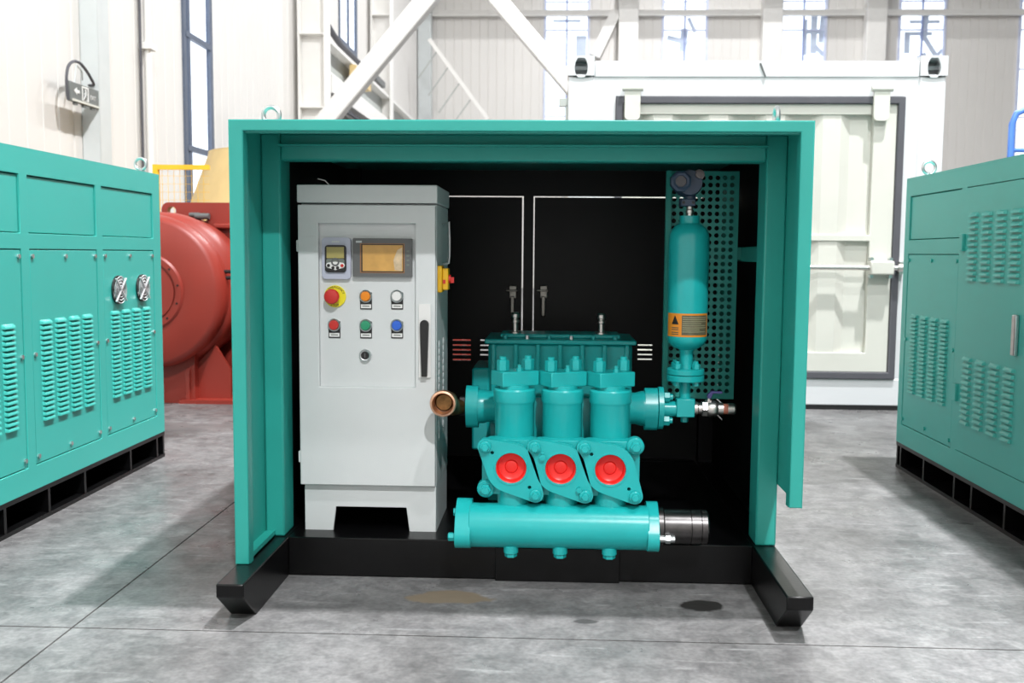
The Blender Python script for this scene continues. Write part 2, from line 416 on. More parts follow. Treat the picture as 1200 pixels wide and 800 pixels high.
# crane runway girder between the columns
g = thing('crane_runway', 'white and grey crane runway girder along the left wall between columns', 'girder', (-3.75, 18, 4))
mk('top_flange', MB().box(-3.93, -3.55, 15.8, 29.4, 4.28, 4.34), 'steelwhite', g)
mk('web', MB().box(-3.76, -3.72, 15.8, 29.4, 3.86, 4.28), 'greygirder', g)
mk('bottom_flange', MB().box(-3.9, -3.58, 15.8, 29.4, 3.80, 3.86), 'steelwhite', g)
mk('rail', MB().box(-3.78, -3.70, 15.8, 29.4, 4.34, 4.44), 'gasket', g)
mk('walkway_plate', MB().box(-3.86, -3.50, 15.8, 29.4, 3.50, 3.78), 'steelwhite', g)
for z in (3.42, 3.20, 2.98): mk('conductor_bar', MB().box(-3.62, -3.56, 15.8, 29.4, z-.03, z+.03), 'gasket', g)
mk('junction_box', MB().box(-3.60, -3.48, 17.6, 19.0, 4.02, 4.26), 'tan', g)
mk('cable_trolley', MB().tube([(-3.66, 16.2, 4.62), (-3.66, 16.6, 4.56), (-3.66, 17.2, 4.50), (-3.66, 19.2, 4.5)], .05, 8), 'gasket', g)
mk('hose_bundle', MB().box(-3.7, -3.58, 20.2, 21.2, 4.44, 4.56), 'bezel', g)

# big diagonal braces in front of the back bays
def brace(p, q, w, label, y, zb, zt):
    a = at(p[0], p[1], Y=y); b = at(q[0], q[1], Y=y); d = (a-b)/(a.z-b.z)
    top = b+d*(zt-b.z); bot = b+d*(zb-b.z)
    tag(mk('diagonal_brace', MB().bar(bot, top, w, w), 'steelwhite', bev=.02), label, 'brace')
brace((500, 0), (388, 135), .27, 'thick white diagonal steel brace leaning right in front of the crane runway', 15.19, 2.75, 5.45)
brace((583, 0), (668, 100), .25, 'thick white diagonal steel brace sloping down behind the container corner', 15.455, 0, 5.75)
t = thing('stair_stringer', 'thin white sloping rail with rods in the far back corner', 'rail', tuple(at(535, 340, Y=27)))
mk('rail', MB().bar(at(503, 46, Y=27), at(572, 140, Y=27), .1, .1), 'steelwhite', t)
for i in range(4):
    p = at(512+13*i, 60+19*i, Y=27); q = at(490+12*i, 92+20*i, Y=27)
    mk('rod', MB().bar(p, q, .03, .03), 'greygirder', t)
# back wall steel: columns, girts, pipes
for x, lab in ((2.04, 'white column on the back wall carrying the short knee brace'), (6.1, 'white column on the back wall between slanting and upright sign strokes'), (9.0, 'white column on the back wall between upright and hooked sign characters')):
    tag(mk('back_column', MB().box(x-.28, x+.28, HY1-.45, HY1-.05, 0, HZ-.02), 'steelwhite', bev=.02), lab, 'column')
tag(mk('wall_girt', MB().box(HX0+.4, HX1-.1, HY1-.22, HY1-.06, 7.82, 7.98), 'steelwhite'), 'long white horizontal rail crossing the back windows', 'beam')
tag(mk('overhead_beam', MB().box(HX0+.4, HX1-.1, HY1-1.4, HY1-1.15, 8.35, 8.75), 'steelwhite'), 'white overhead beam near the top of the back wall', 'beam')
tag(mk('corner_column', MB().box(-3.98, -3.6, HY1-.5, HY1-.1, 0, HZ-.02), 'pilaster', bev=.02), 'pale grey column in the far corner of the hall', 'column')
for x, lab in ((3.9, ''), (2.0, '')): pass
br = at(721, 16, Y=29.35); bq = at(697, 66, Y=29.35)
tag(mk('knee_brace', MB().bar(br, bq, .3, .2), 'steelwhite'), 'short white knee brace on the back wall above the container', 'brace')
# raised characters of the roof sign seen through the back windows (stroke groups as they show through the panes)
def strokes(label, wx, segs):
    m = MB()
    for i, (x0, z0, x1, z1, w) in enumerate(segs): m.bar((wx+x0, HY1+.004+i*.003, z0), (wx+x1, HY1+.004+i*.003, z1), w, .014)
    tag(mk('sign_character', m, 'signblue'), label, 'sign')
strokes('pale blue sign block and bar outside the back window beside the thick brace', .29, [(-.4, 7.72, .4, 7.72, .07), (.42, 7.3, .42, 6.7, .3)])
strokes('pale blue slanting sign strokes outside the back window above the container header', 3.68, [(-.5, 7.25, .1, 7.1, .14), (.0, 7.5, -.05, 6.85, .2), (.1, 7.8, .3, 7.4, .1)])
strokes('pale blue sign character of tall upright strokes outside a back window', 7.06, [(.05, 7.75, .05, 6.75, .12), (.3, 7.9, .3, 6.8, .18), (.1, 7.4, .6, 7.4, .1), (.55, 7.9, .5, 7.1, .14), (.35, 7.0, .6, 6.75, .12)])
strokes('pale blue sign character with long top bar and hooked leg outside back window', 10.4, [(-.35, 7.68, .5, 7.68, .09), (.1, 8.0, .05, 7.2, .2), (-.4, 7.4, -.4, 6.8, .16), (-.4, 7.35, .3, 7.35, .1), (.05, 7.3, .45, 6.7, .14), (.45, 6.72, .6, 6.9, .1), (.15, 6.8, -.1, 6.65, .1)])

# hanging exit sign on the left wall
sx = HX0+.14
sg = thing('exit_sign', 'dark grey hanging direction sign with arrow and running figure on left wall', 'sign', (sx, 8.15, 2.18))
mk('plate', MB().box(sx-.012, sx+.012, 7.90, 8.41, 2.185, 2.34), 'signgrey', sg, .004)
mk('light_strip', MB().box(sx+.010, sx+.02, 7.93, 8.39, 2.190, 2.207), 'contcream', sg)
fx = sx+.0125
ar = [(7.965, 2.275), (8.015, 2.305), (8.015, 2.287), (8.06, 2.287), (8.06, 2.263), (8.015, 2.263), (8.015, 2.245)]
mk('arrow_symbol', MB().prism(ar, fx, fx+.002, 'X'), 'white', sg)
mk('door_symbol', MB().prism(rect(8.10, 8.215, 2.215, 2.33), fx, fx+.002, 'X', [rect(8.115, 8.20, 2.218, 2.318)]), 'white', sg)
fig = MB(); fig.cyl((0, 8.165, 2.303), .010, fx, fx+.002, 'X', 10)
fig = MB(); fig.prism(circle(8.165, 2.303, .011, 10), fx, fx+.002, 'X')
for p, q, w in (((8.16, 2.29), (8.15, 2.255), .02), ((8.15, 2.258), (8.125, 2.225), .012), ((8.15, 2.258), (8.18, 2.24), .012), ((8.18, 2.24), (8.182, 2.22), .011), ((8.16, 2.285), (8.185, 2.268), .009), ((8.158, 2.285), (8.13, 2.27), .009)):
    fig.bar((fx+.001, p[0], p[1]), (fx+.001, q[0], q[1]), .002 if False else w, .002)
mk('figure_symbol', fig, 'white', sg)
me = text_mesh('EXIT', .05, 'white', 'lettering', PI/2, PI/2)
inst('lettering', me, (fx+.001, 8.295, 2.26), sg)
mk('cable', MB().tube(smooth([(sx, 7.89, 2.19), (sx, 7.87, 2.33), (sx, 7.90, 2.44), (sx, 7.98, 2.50), (sx, 8.09, 2.515), (sx, 8.2, 2.48), (sx, 8.3, 2.42), (sx-.02, 8.38, 2.385), (sx-.1, 8.42, 2.39)]), .012, 8), 'gasket', sg)
mk('hanger_arm', MB().tube([(sx-.10, 8.35, 2.42), (sx-.02, 8.18, 2.46), (sx, 8.04, 2.49), (sx, 8.0, 2.34)], .006, 6), 'pilaster', sg)
for y in (7.98, 8.13, 8.28): mk('clip', MB().box(sx-.01, sx+.01, y, y+.05, 2.165, 2.187), 'signgrey', sg)

# ================================================================== WHITE CONTAINER
CY, CX0, CX1, CZ = 6.56, .075, 2.475, 2.27
c = thing('shipping_container', 'white shipping container with cream end door standing behind the pump hood', 'container', ((CX0+CX1)/2, CY+3, 0))
CYB = CY+6.0
def casting(x0, x1, z0, z1, y0, y1):
    cx = (x0+x1)/2; cz = (z0+z1)/2-.012
    hole = [(cx+.042*math.cos(a)*(1.0), cz+.062*max(-1, min(1, math.sin(a)*1.15))) for a in [2*PI*i/24 for i in range(24)]]
    o = mk('corner_casting', MB().prism(rect(x0, x1, z0, z1), y0, y0+.03, 'Y', [hole]), 'contwhite', c)
    mk('casting_core', MB().prism(rect(x0, x1, z0, z1), y0+.18, y1, 'Y').prism(rect(x0, x1, z0, z1), y0+.03, y0+.18, 'Y', [rect(x0+.012, x1-.012, z0+.012, z1-.012)]), 'contwhite', o)
casting(CX0, CX0+.17, CZ-.125, CZ, CY-.01, CY+.2); casting(CX1-.17, CX1, CZ-.125, CZ, CY-.01, CY+.2)
for x0, x1 in ((CX0, CX0+.17), (CX1-.17, CX1)):
    mk('corner_post', MB().box(x0+.003, x1-.003, CY, CY+.17, .03, CZ-.125), 'contwhite', c, .012)
mk('header_beam', MB().box(CX0+.17, CX1-.17, CY+.004, CY+.16, CZ-.135, CZ-.03), 'contwhite', c, .008)
mk('header_panel', MB().box(CX0+.165, CX1-.165, CY+.012, CY+.15, 2.02, CZ-.13), 'contwhite', c)
mk('sill_beam', MB().box(CX0+.165, CX1-.165, CY+.006, CY+.16, .03, .205), 'contwhite', c, .006)
mk('jamb', MB().box(CX0+.165, .385, CY+.012, CY+.15, .2, 2.02), 'contwhite', c)
mk('jamb', MB().box(2.215, CX1-.165, CY+.012, CY+.15, .2, 2.02), 'contwhite', c)
mk('ground_runner', MB().box(CX0+.01, CX1-.01, CY+.01, CYB, 0, .032), 'darkgap', c)
def corr(u0, u1, z0, z1, put, period, depth):
    m = MB(); us = [(u0, 0)]; x = u0+.05
    while x+period*.9 < u1:
        us += [(x, 0), (x+period*.18, depth), (x+period*.5, depth), (x+period*.68, 0)]; x += period
    us.append((u1, 0))
    for (a, da), (b, db) in zip(us, us[1:]): m.add([put(a, da, z0), put(b, db, z0), put(b, db, z1), put(a, da, z1)], [(0, 1, 2, 3)])
    # closing caps at the ends of each corrugation
    for z in (z0, z1):
        for (a, da), (b, db) in zip(us, us[1:]):
            if da or db: m.add([put(a, da, z), put(b, db, z), put(b, 0, z), put(a, 0, z)], [(0, 1, 2, 3)] if da and db else ([(0, 1, 2)] if da == 0 else [(0, 1, 3)]))
    return m
for x in (CX0+.02, CX1-.02):
    s = 1 if x < 1 else -1
    mk('side_wall', corr(CY+.17, CYB, .03, CZ-.06, lambda u, d, z: (x+s*d, u, z), .28, .036), 'contwhite', c)
mk('roof_sheet', MB().box(CX0+.01, CX1-.01, CY+.1, CYB, CZ-.07, CZ-.045), 'contwhite', c)
mk('rear_wall', MB().box(CX0+.01, CX1-.01, CYB-.03, CYB, .03, CZ-.06), 'contwhite', c)
GX0, GX1, GZ0, GZ1 = .388, 2.222, .205, 2.015
ga = .045
mk('door_gasket', MB().prism(rect(GX0, GX1, GZ0, GZ1), CY-.012, CY+.03, 'Y', [rect(GX0+ga, GX1-ga, GZ0+ga, GZ1-ga)]), 'gasket', c, .006, label='charcoal rubber gasket round the door')
dr = mk('door', MB().prism(rect(GX0+ga, GX1-ga, GZ0+ga, GZ1-ga), CY+.01, CY+.06, 'Y', [rect(GX0+.14, GX1-.19, GZ0+.17, 1.10), rect(GX0+.14, GX1-.19, 1.14, GZ1-.11)]), 'contcream', c, .004, label='cream corrugated door leaf')
for z0, z1 in ((GZ0+.17, 1.10), (1.14, GZ1-.11)):
    mk('corrugated_panel', corr(GX0+.13, GX1-.18, z0-.01, z1+.01, lambda u, d, z: (u, CY+.055-d, z), .36, .035), 'contcream', dr)
for px in (741, 1032):
    p = at(px, 112, Y=CY)
    h = mk('hinge_strap', MB().prism(rrect(p.x-.05, p.x+.05, 1.86, 2.075, .03), CY-.035, CY-.012, 'Y'), 'contcream', c, .004)
    mk('hinge_pin', MB().cyl((0+p.x, CY-.03, 2.06), .018, -.066, .066, 'X', 12), 'contcream', h)
lb = at(1000, 313, Y=CY-.05)
r_ = mk('lock_rod', MB().cyl((0, CY-.05, .93), .016, .9, 2.24, 'X', 12), 'steel', c, label='steel lock rod across the door')
q = MB(); q.box(2.02, 2.17, CY-.085, CY+.01, .885, .975)
mk('rod_bracket', q, 'contcream', c, .01)
for a in (2.035, 2.155):
    for z in (.875, .985): mk('bolt_head', MB().cyl((a, CY-.03, z), .012, -.025, .02, 'Y', 8), 'zinc', r_)
mk('rod_keeper', MB().cyl((0, CY-.05, .93), .026, 2.2, 2.25, 'X', 12).box(2.21, 2.25, CY-.05, CY+.02, .89, .97), 'steel', r_)
mk('side_lug', MB().box(CX0-.055, CX0+.01, CY+.02, CY+.06, 1.955, 2.005).box(CX0-.012, CX0+.01, CY+.02, CY+.06, 1.5, 1.96), 'greygirder', c)
mk('header_scratch', MB().bar((1.30, CY-.001, 2.225), (1.335, CY-.001, 2.14), .008, .01), 'bezel', c, label='dark paint crack on header beam')

# ================================================================== RED DRUM MACHINE
d = thing('drum_machine', 'red oxide drum with flat disc end on welded pedestal between teal machines', 'machine', (-2.6, 6.6, 0))
DYF = 6.30; DX, DZ = at(170, 342, Y=DYF).x, at(170, 342, Y=DYF).z
mk('drum_disc', MB().lathe([(0, 0), (.205, 0), (.205, -.016), (.24, -.016), (.252, -.004), (.252, 0), (.455, 0), (.475, .012), (.495, .05), (.50, .09), (.488, .10), (.488, .19), (.505, .21), (.52, .24), (.522, .36), (.50, .37), (.50, .60), (0, .60)], (DX, DYF, DZ), 'Y', 72), 'red', d)
hb = mk('hub_plate', MB().cyl((DX, DYF-.010, DZ), .19, 0, .02, 'Y', 48), 'red', d)
for i in range(12):
    a = 2*PI*i/12+.2; mk('bolt_head', MB().cyl((DX+.222*math.cos(a), DYF-.019, DZ+.222*math.sin(a)), .007, 0, .006, 'Y', 8), 'darkgap', hb)
for z in (.92, .96): mk('rim_bolt', MB().cyl((DX+.488, DYF+.15, z-.09), .012, -.04, .02, 'X', 8), 'darkgap', d)
mk('back_plate', MB().prism(rrect(at(189, 237, Y=6.96).x, -.55, .02, at(200, 237, Y=6.96).z, .05), 6.96, 7.02, 'Y', [circle(at(201, 247, Y=6.96).x, at(201, 247, Y=6.96).z, .032, 16), circle(at(239, 254, Y=6.96).x, at(239, 254, Y=6.96).z, .03, 16)]), 'red', d)
mk('plate_ledge', MB().box(-2.38, -.55, 6.91, 6.97, 1.16, 1.195), 'red', d, .01)
mk('shackle', MB().cyl((-2.47, 6.93, 1.245), .022, -.04, .06, 'X', 12).cyl((-2.51, 6.93, 1.255), .016, -.04, .03, 'X', 12), 'bezel', d)
mk('machine_body', MB().box(-2.05, -.55, 7.03, 7.5, .02, 1.12), 'red', d)
mk('side_gearbox', MB().box(-1.95, -.6, 6.5, 6.95, .02, .95), 'red', d, .03)
mk('base_frame', MB().box(-3.0, -2.36, 6.45, 6.9, .0, .34), 'red', d)
mk('foot_plate', MB().box(-2.46, -2.08, 6.42, 6.95, 0, .025), 'red', d)
gp = [(-2.40, .02), (-2.145, .02), (-2.145, .22), (-2.245, .385), (-2.40, .22)]
mk('gusset', MB().prism(gp, 6.52, 6.545, 'Y'), 'red', d)
mk('gusset', MB().prism([(x+.06, z) for x, z in gp], 6.84, 6.865, 'Y'), 'red', d)
mk('gusset', MB().prism([(6.43, .02), (6.84, .02), (6.84, .27), (6.47, .27), (6.43, .20)], -2.415, -2.39, 'X'), 'red', d)

# tan hopper and yellow fence behind it
h = thing('cone_hopper', 'tan painted conical hopper behind the red drum machine', 'hopper', (-2.3, 9.0, 0))
mk('cone', MB().lathe([(.74, 1.87), (.785, 1.87), (.785, 1.85), (1.17, .80), (1.17, .70), (1.1, .70)], (-2.3, 9.0, 0), 'Z', 48), 'tan', h)
mk('skirt', MB().cyl((-2.3, 9.0, 0), 1.17, .55, .71, 'Z', 40), 'tan', h)
for i in range(4):
    a = PI/4+i*PI/2; mk('leg', MB().cyl((-2.3+.95*math.cos(a), 9.0+.95*math.sin(a), 0), .05, 0, .56, 'Z', 10), 'tan', h)
fn = thing('safety_fence', 'yellow framed wire mesh safety fence beside the tan hopper', 'fence', (-2.9, 7.55, 0))
FX0, FX1, FY = -3.03, -2.62, 7.55
for x in (FX0,): mk('post', MB().box(x-.02, x+.02, FY-.02, FY+.02, 0, 1.655), 'yellow', fn)
for z in (.12, 1.635): mk('rail', MB().box(FX0, FX1, FY-.018, FY+.018, z-.018, z+.018), 'yellow', fn)
wm = MB()
for i in range(1, 9): x = FX0+(FX1-FX0)*i/9; wm.box(x-.001, x+.001, FY-.002, FY+.002, .12, 1.63)
for i in range(1, 25): z = .12+1.51*i/25; wm.box(FX0, FX1, FY-.002, FY+.002, z-.001, z+.001)
w_ = mk('wire_mesh', wm, 'yellow', fn); w_['kind'] = 'stuff'
mk('warning_tag', MB().prism([(-2.86, 1.30), (-2.80, 1.30), (-2.83, 1.36)], FY-.012, FY-.006, 'Y'), 'yellow', fn)

# blue mobile platform rail behind the right machine
b = thing('platform_ladder', 'blue tubular guard rail of a mobile ladder behind the louvered teal cabinet', 'ladder', (3.9, 8, 0))
p0 = at(1184, 185, Y=8.0); p1 = at(1186, 140, Y=8.0); p2 = at(1199, 127, Y=8.0)
X0 = p0.x; ZT = p2.z
mk('guard_rail', MB().tube([(X0, 8, 0), (X0, 8, ZT-.12), (X0+.03, 8, ZT-.04), (X0+.11, 8, ZT), (X0+.75, 8, ZT), (X0+.82, 8, ZT-.04), (X0+.85, 8, ZT-.12), (X0+.85, 8, 0)], .025, 10), 'bluepaint', b)
for z in (ZT-.32, ZT-.62): mk('mid_rail', MB().tube([(X0, 8, z), (X0+.85, 8, z)], .016, 8), 'bluepaint', b)
for z in (.25, .5, .75, 1.0): mk('step', MB().box(X0, X0+.85, 8.0, 8.25, z, z+.03), 'bluepaint', b)

# ================================================================== TEAL POWER CABINETS LEFT AND RIGHT
def cabinet_machine(side, label, face, y0, y1):
    # side -1: machine lies to the left of its face (face looks to +X); side +1: to the right
    depth = 1.25; zb, zt = .125, 1.36; s = side
    r = thing('power_cabinet', label, 'machine', (face+s*depth/2, (y0+y1)/2, 0))
    X = lambda d: face+s*d                      # d: distance inward from the face
    def bx(d0, d1, ya, yb, za, zc): return MB().box(min(X(d0), X(d1)), max(X(d0), X(d1)), ya, yb, za, zc)
    return r, X, bx, depth, zb, zt
def framed_shell(r, X, bx, depth, y0, y1, zb, zt, openings):
    # face sheet with recessed openings
    f0, f1 = sorted((X(0), X(.022)))
    mk('face_frame', MB().prism(rect(y0, y1, zb, zt), f0, f1, 'X', [rect(*o) for o in openings]), 'teal_cab', r, .002)
    mk('top_panel', bx(.0, depth, y0, y1, zt-.001, zt+.004), 'teal_cab', r)
    mk('end_panel', bx(.022, depth, y0, y0+.02, zb, zt), 'teal_cab', r)
    mk('end_panel', bx(.022, depth, y1-.02, y1, zb, zt), 'teal_cab', r)
    mk('rear_panel', bx(depth-.02, depth, y0+.02, y1-.02, zb, zt), 'teal_cab', r)
    mk('floor_pan', bx(.022, depth-.02, y0+.02, y1-.02, zb, zb+.01), 'black', r)
def base_skid(r, X, bx, depth, y0, y1, ribs):
    mk('base_top_channel', bx(.004, .08, y0, y1, .107, .125), 'black', r)
    mk('base_bottom_channel', bx(.004, .08, y0, y1, 0, .016), 'black', r)
    mk('base_back', bx(.30, .34, y0, y1, 0, .125), 'black', r)
    mk('base_floor', bx(.08, .30, y0, y1, 0, .012), 'black', r)
    for y in ribs: mk('base_rib', bx(.006, .30, y-.008, y+.008, .012, .112), 'black', r)
    for i, y in enumerate(ribs[:-1]):
        if i % 2 == 0: mk('base_bolt', bx(.05, .08, y+.10, y+.125, .088, .106), 'zinc', r)
def panel(r, X, o, inset=.006, gap=.004, name='panel', th=.012):
    a, b = sorted((X(inset), X(inset+th)))
    return mk(name, MB().box(a, b, o[0]+gap, o[1]-gap, o[2]+gap, o[3]-gap), 'teal_cab', r, .0025)
def screws(p, X, pts, inset, material='zinc'):
    for y, z in pts:
        a, b = sorted((X(inset-.007), X(inset+.002)))
        mk('screw', MB().cyl((0, y, z), .0085, a, b, 'X', 8), material, p)
def louvers(p, X, side, y0, y1, z0, z1, cols, rows, inset, w):
    me = TEALLOUV; rz = PI/2 if side < 0 else -PI/2
    for i in range(cols):
        for j in range(rows):
            y = y0+(y1-y0)*(i+.5)/cols; z = z1-(z1-z0)*(j+.5)/rows
            inst('louver', me, (X(inset), y, z), p, rz)
# --- left machine
y0, y1 = 2.32, 4.742
r, X, bx, dp_, zb, zt = cabinet_machine(-1, 'teal power cabinet with twin fans standing near the red drum', -1.889, y0, y1)
cols = [(2.40, 2.89), (2.945, 3.478), (3.535, 4.068), (4.124, 4.654)]
ops = []
for a, b_ in cols: ops += [(a, b_, 1.06, 1.268), (a, b_, .215, 1.004)]
framed_shell(r, X, bx, dp_, y0, y1, zb, zt, ops)
for k, (a, b_) in enumerate(cols):
    panel(r, X, (a, b_, 1.06, 1.268), name='upper_panel', gap=.003)
    p = panel(r, X, (a, b_, .215, 1.004), name='access_panel', inset=.002, gap=.003)
    pts = [(y, .978) for y in (a+.018, (a+b_)/2, b_-.018)]+[(y, z) for y in (a+.018, b_-.018) for z in (.62, .245)]+[((a+b_)/2, .245)]
    screws(p, X, pts, .002)
    louvers(p, X, -1, a+.045, b_-.045, .368, .745, 4, 20, .002, .1)
    if k == 3:
        for yc in (4.257, 4.508):
            f = mk('fan', MB().prism(circle(yc, .832, .062, 28), X(.001), X(-.006), 'X'), 'darksteel', p, label='chrome fan guard')
            gu = MB()
            for rr in (.058, .045, .032, .019): gu.tube([(X(-.014), yc+rr*math.cos(t), .832+rr*math.sin(t)) for t in [2*PI*i/24 for i in range(24)]], .002, 5, True)
            for a_ in (.8, -.8): gu.bar((X(-.016), yc-.07*math.sin(a_), .832-.07*math.cos(a_)), (X(-.016), yc+.07*math.sin(a_), .832+.07*math.cos(a_)), .008, .004)
            mk('fan_guard', gu, 'chrome', f)
base_skid(r, X, bx, dp_, y0+.02, y1+.005, [2.35, 2.75, 3.0, 3.325, 3.63, 3.92, 4.36, 4.66])
mk('base_end', bx(.006, .3, y1-.012, y1+.004, 0, .125), 'black', r)
lifting_eye(r, -1.93, 4.63, zt, .026, .007, 'Y'); lifting_eye(r, -1.93, 2.45, zt, .026, .007, 'Y')
# --- right machine
y0, y1 = 2.30, 4.785
r, X, bx, dp_, zb, zt = cabinet_machine(1, 'teal power cabinet with hinged louvered doors beside the white container', 1.642, y0, y1)
ops = [(4.143, 4.727, 1.078, 1.279), (4.143, 4.727, .215, 1.014), (3.09, 4.089, .22, 1.279), (2.38, 3.03, .22, 1.279)]
framed_shell(r, X, bx, dp_, y0, y1, zb, zt, ops)
panel(r, X, ops[0], name='upper_panel', gap=.003)
p = panel(r, X, ops[1], name='access_panel', inset=.002, gap=.003)
screws(p, X, [(y, .985) for y in (4.16, 4.435, 4.71)]+[(y, z) for y in (4.16, 4.71) for z in (.62, .245)]+[(4.435, .245)], .002, 'teal_cab')
louvers(p, X, 1, 4.20, 4.67, .378, .742, 4, 20, .002, .1)
for o in ops[2:]:
    p = panel(r, X, o, name='door', inset=-.004, gap=.003, th=.018)
    if o[0] > 3.05:
        louvers(p, X, 1, 3.573, 4.06, .905, 1.178, 4, 12, -.004, .1)
        louvers(p, X, 1, 3.573, 4.06, .335, .612, 4, 12, -.004, .1)
        louvers(p, X, 1, 3.12, 3.5, .905, 1.178, 3, 12, -.004, .1)
        mk('handle', bx(-.02, -.004, 3.575, 3.605, .655, .80), 'zinc', p, .004, label='grey flush door handle')
        for z in (1.06, .455): mk('hinge', bx(-.016, .001, 4.075, 4.112, z-.035, z+.035), 'teal_cab', p, .004)
base_skid(r, X, bx, dp_, y0+.02, y1+.005, [2.35, 2.7, 3.05, 3.35, 3.64, 3.93, 4.10, 4.44, 4.735])
mk('base_end', bx(.006, .3, y1-.012, y1+.004, 0, .125), 'black', r)
lifting_eye(r, 1.70, 4.67, zt, .028, .007, 'Y'); lifting_eye(r, 1.70, 2.45, zt, .028, .007, 'Y')

# ================================================================== PUMP HOOD ON ITS SKID
EX0, EX1, EYF, EYB, EZ, SK = -.8885, .687, 2.716, 4.30, 1.358, .122
PY = 3.0
e = thing('pump_hood', 'open fronted teal steel hood on black skid housing the triplex pump', 'enclosure', ((EX0+EX1)/2, 3.5, 0))
# skid
for x0, x1 in ((-.887, -.812), (.612, .682)):
    mk('runner', MB().prism([(2.545, SK), (2.545, .087), (2.66, 0), (4.36, 0), (4.36, SK)], x0, x1, 'X'), 'black', e, .004)
mk('cross_beam', MB().box(-.813, .613, 2.997, 3.09, 0.002, SK), 'black', e, .003)
mk('beam_plate', MB().box(-.17, .21, 2.985, 2.997, 0, .105), 'black', e, .002)
mk('cross_beam', MB().box(-.813, .613, 4.25, 4.35, 0.002, SK), 'black', e, .003)
mk('deck_plate', MB().box(-.813, .613, 3.09, 4.25, SK-.02, SK-.004), 'black', e)
# shell sheets
th = .004
mk('roof_panel', MB().box(EX0, EX1, EYF+.001, EYB, EZ-th, EZ), 'teal', e)
mk('side_panel', MB().prism([(EYF+.001, SK), (3.03, SK), (3.03, EZ-th), (EYF+.001, EZ-th)], EX0, EX0+th, 'X'), 'teal', e)
mk('side_panel', MB().prism([(EYF+.001, .312), (3.03, .312), (3.03, EZ-th), (EYF+.001, EZ-th)], EX1-th, EX1, 'X'), 'teal', e)
# left rear side wall with ventilation slots
slots = [rect(3.15, 3.30, .46+i*.027, .467+i*.027) for i in range(12)]
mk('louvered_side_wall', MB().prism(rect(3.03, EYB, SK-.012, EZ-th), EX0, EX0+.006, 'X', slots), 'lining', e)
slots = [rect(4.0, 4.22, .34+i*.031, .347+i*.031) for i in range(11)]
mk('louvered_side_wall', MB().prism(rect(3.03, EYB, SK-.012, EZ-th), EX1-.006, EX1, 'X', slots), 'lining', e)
# front lip
lip = .040
mk('front_lip', MB().prism([(EX0, SK), (EX0+lip, SK), (EX0+lip, EZ-.030), (EX1-.036, EZ-.030), (EX1-.036, .312), (EX1, .312), (EX1, EZ), (EX0, EZ)], EYF, EYF+.014, 'Y'), 'teal', e, .003)
mk('lip_return', MB().box(EX0+lip-.004, EX0+lip, EYF+.012, EYF+.04, SK, EZ-.03).box(EX1-.036, EX1-.032, EYF+.012, EYF+.04, .312, EZ-.03).box(EX0+lip, EX1-.036, EYF+.012, EYF+.04, EZ-.034, EZ-.030), 'teal', e)
mk('bottom_angle', MB().box(EX0+.004, EX0+.034, EYF+.02, PY, SK, SK+.006).box(EX0+.030, EX0+.034, EYF+.02, PY, SK, SK+.020).box(EX0+.004, EX0+.03, EYF+.05, PY, SK+.006, SK+.018), 'teal', e)
# posts and roof beam at the front frame plane
mk('post', MB().box(EX0+.004, EX0+.064, PY, PY+.11, SK, EZ-th), 'teal', e, .006)
mk('post', MB().box(EX1-.066, EX1-.004, PY, PY+.11, SK, EZ-th), 'teal', e, .006)
mk('roof_beam', MB().box(EX0+.064, EX1-.066, PY, PY+.06, 1.274, EZ-th), 'teal', e, .006)
mk('roof_beam_flange', MB().box(EX0+.064, EX1-.066, PY-.03, PY+.002, 1.315, 1.321), 'teal', e, .002)
mk('side_rail', MB().box(EX1-.04, EX1-.006, 3.06, EYB-.02, .98, 1.03), 'teal', e, .004)
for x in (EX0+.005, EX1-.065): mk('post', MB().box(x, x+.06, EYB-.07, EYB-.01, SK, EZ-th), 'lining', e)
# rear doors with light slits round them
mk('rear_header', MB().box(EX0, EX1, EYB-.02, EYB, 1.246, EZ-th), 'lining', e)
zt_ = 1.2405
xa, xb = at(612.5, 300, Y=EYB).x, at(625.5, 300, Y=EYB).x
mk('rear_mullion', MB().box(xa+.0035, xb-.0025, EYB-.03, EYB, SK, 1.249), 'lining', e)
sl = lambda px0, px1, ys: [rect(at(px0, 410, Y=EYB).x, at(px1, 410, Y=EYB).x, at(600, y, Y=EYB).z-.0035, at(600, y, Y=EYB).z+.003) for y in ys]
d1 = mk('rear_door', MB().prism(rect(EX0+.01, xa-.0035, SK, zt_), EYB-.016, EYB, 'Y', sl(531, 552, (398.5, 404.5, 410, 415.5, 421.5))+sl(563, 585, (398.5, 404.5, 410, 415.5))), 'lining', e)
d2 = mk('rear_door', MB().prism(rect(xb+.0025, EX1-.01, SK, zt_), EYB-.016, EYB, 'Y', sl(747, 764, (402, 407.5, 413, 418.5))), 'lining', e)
for dd, px in ((d1, 601), (d2, 637)):
    a = at(px, 355, Y=EYB-.02)
    mk('latch', MB().box(a.x-.016, a.x+.016, EYB-.03, EYB-.016, a.z+.02, a.z+.075).box(a.x-.009, a.x+.007, EYB-.045, EYB-.03, a.z-.055, a.z+.03).box(a.x-.03, a.x+.02, EYB-.034, EYB-.022, a.z+.05, a.z+.058), 'latchsteel', dd, .003, label='steel door latch')
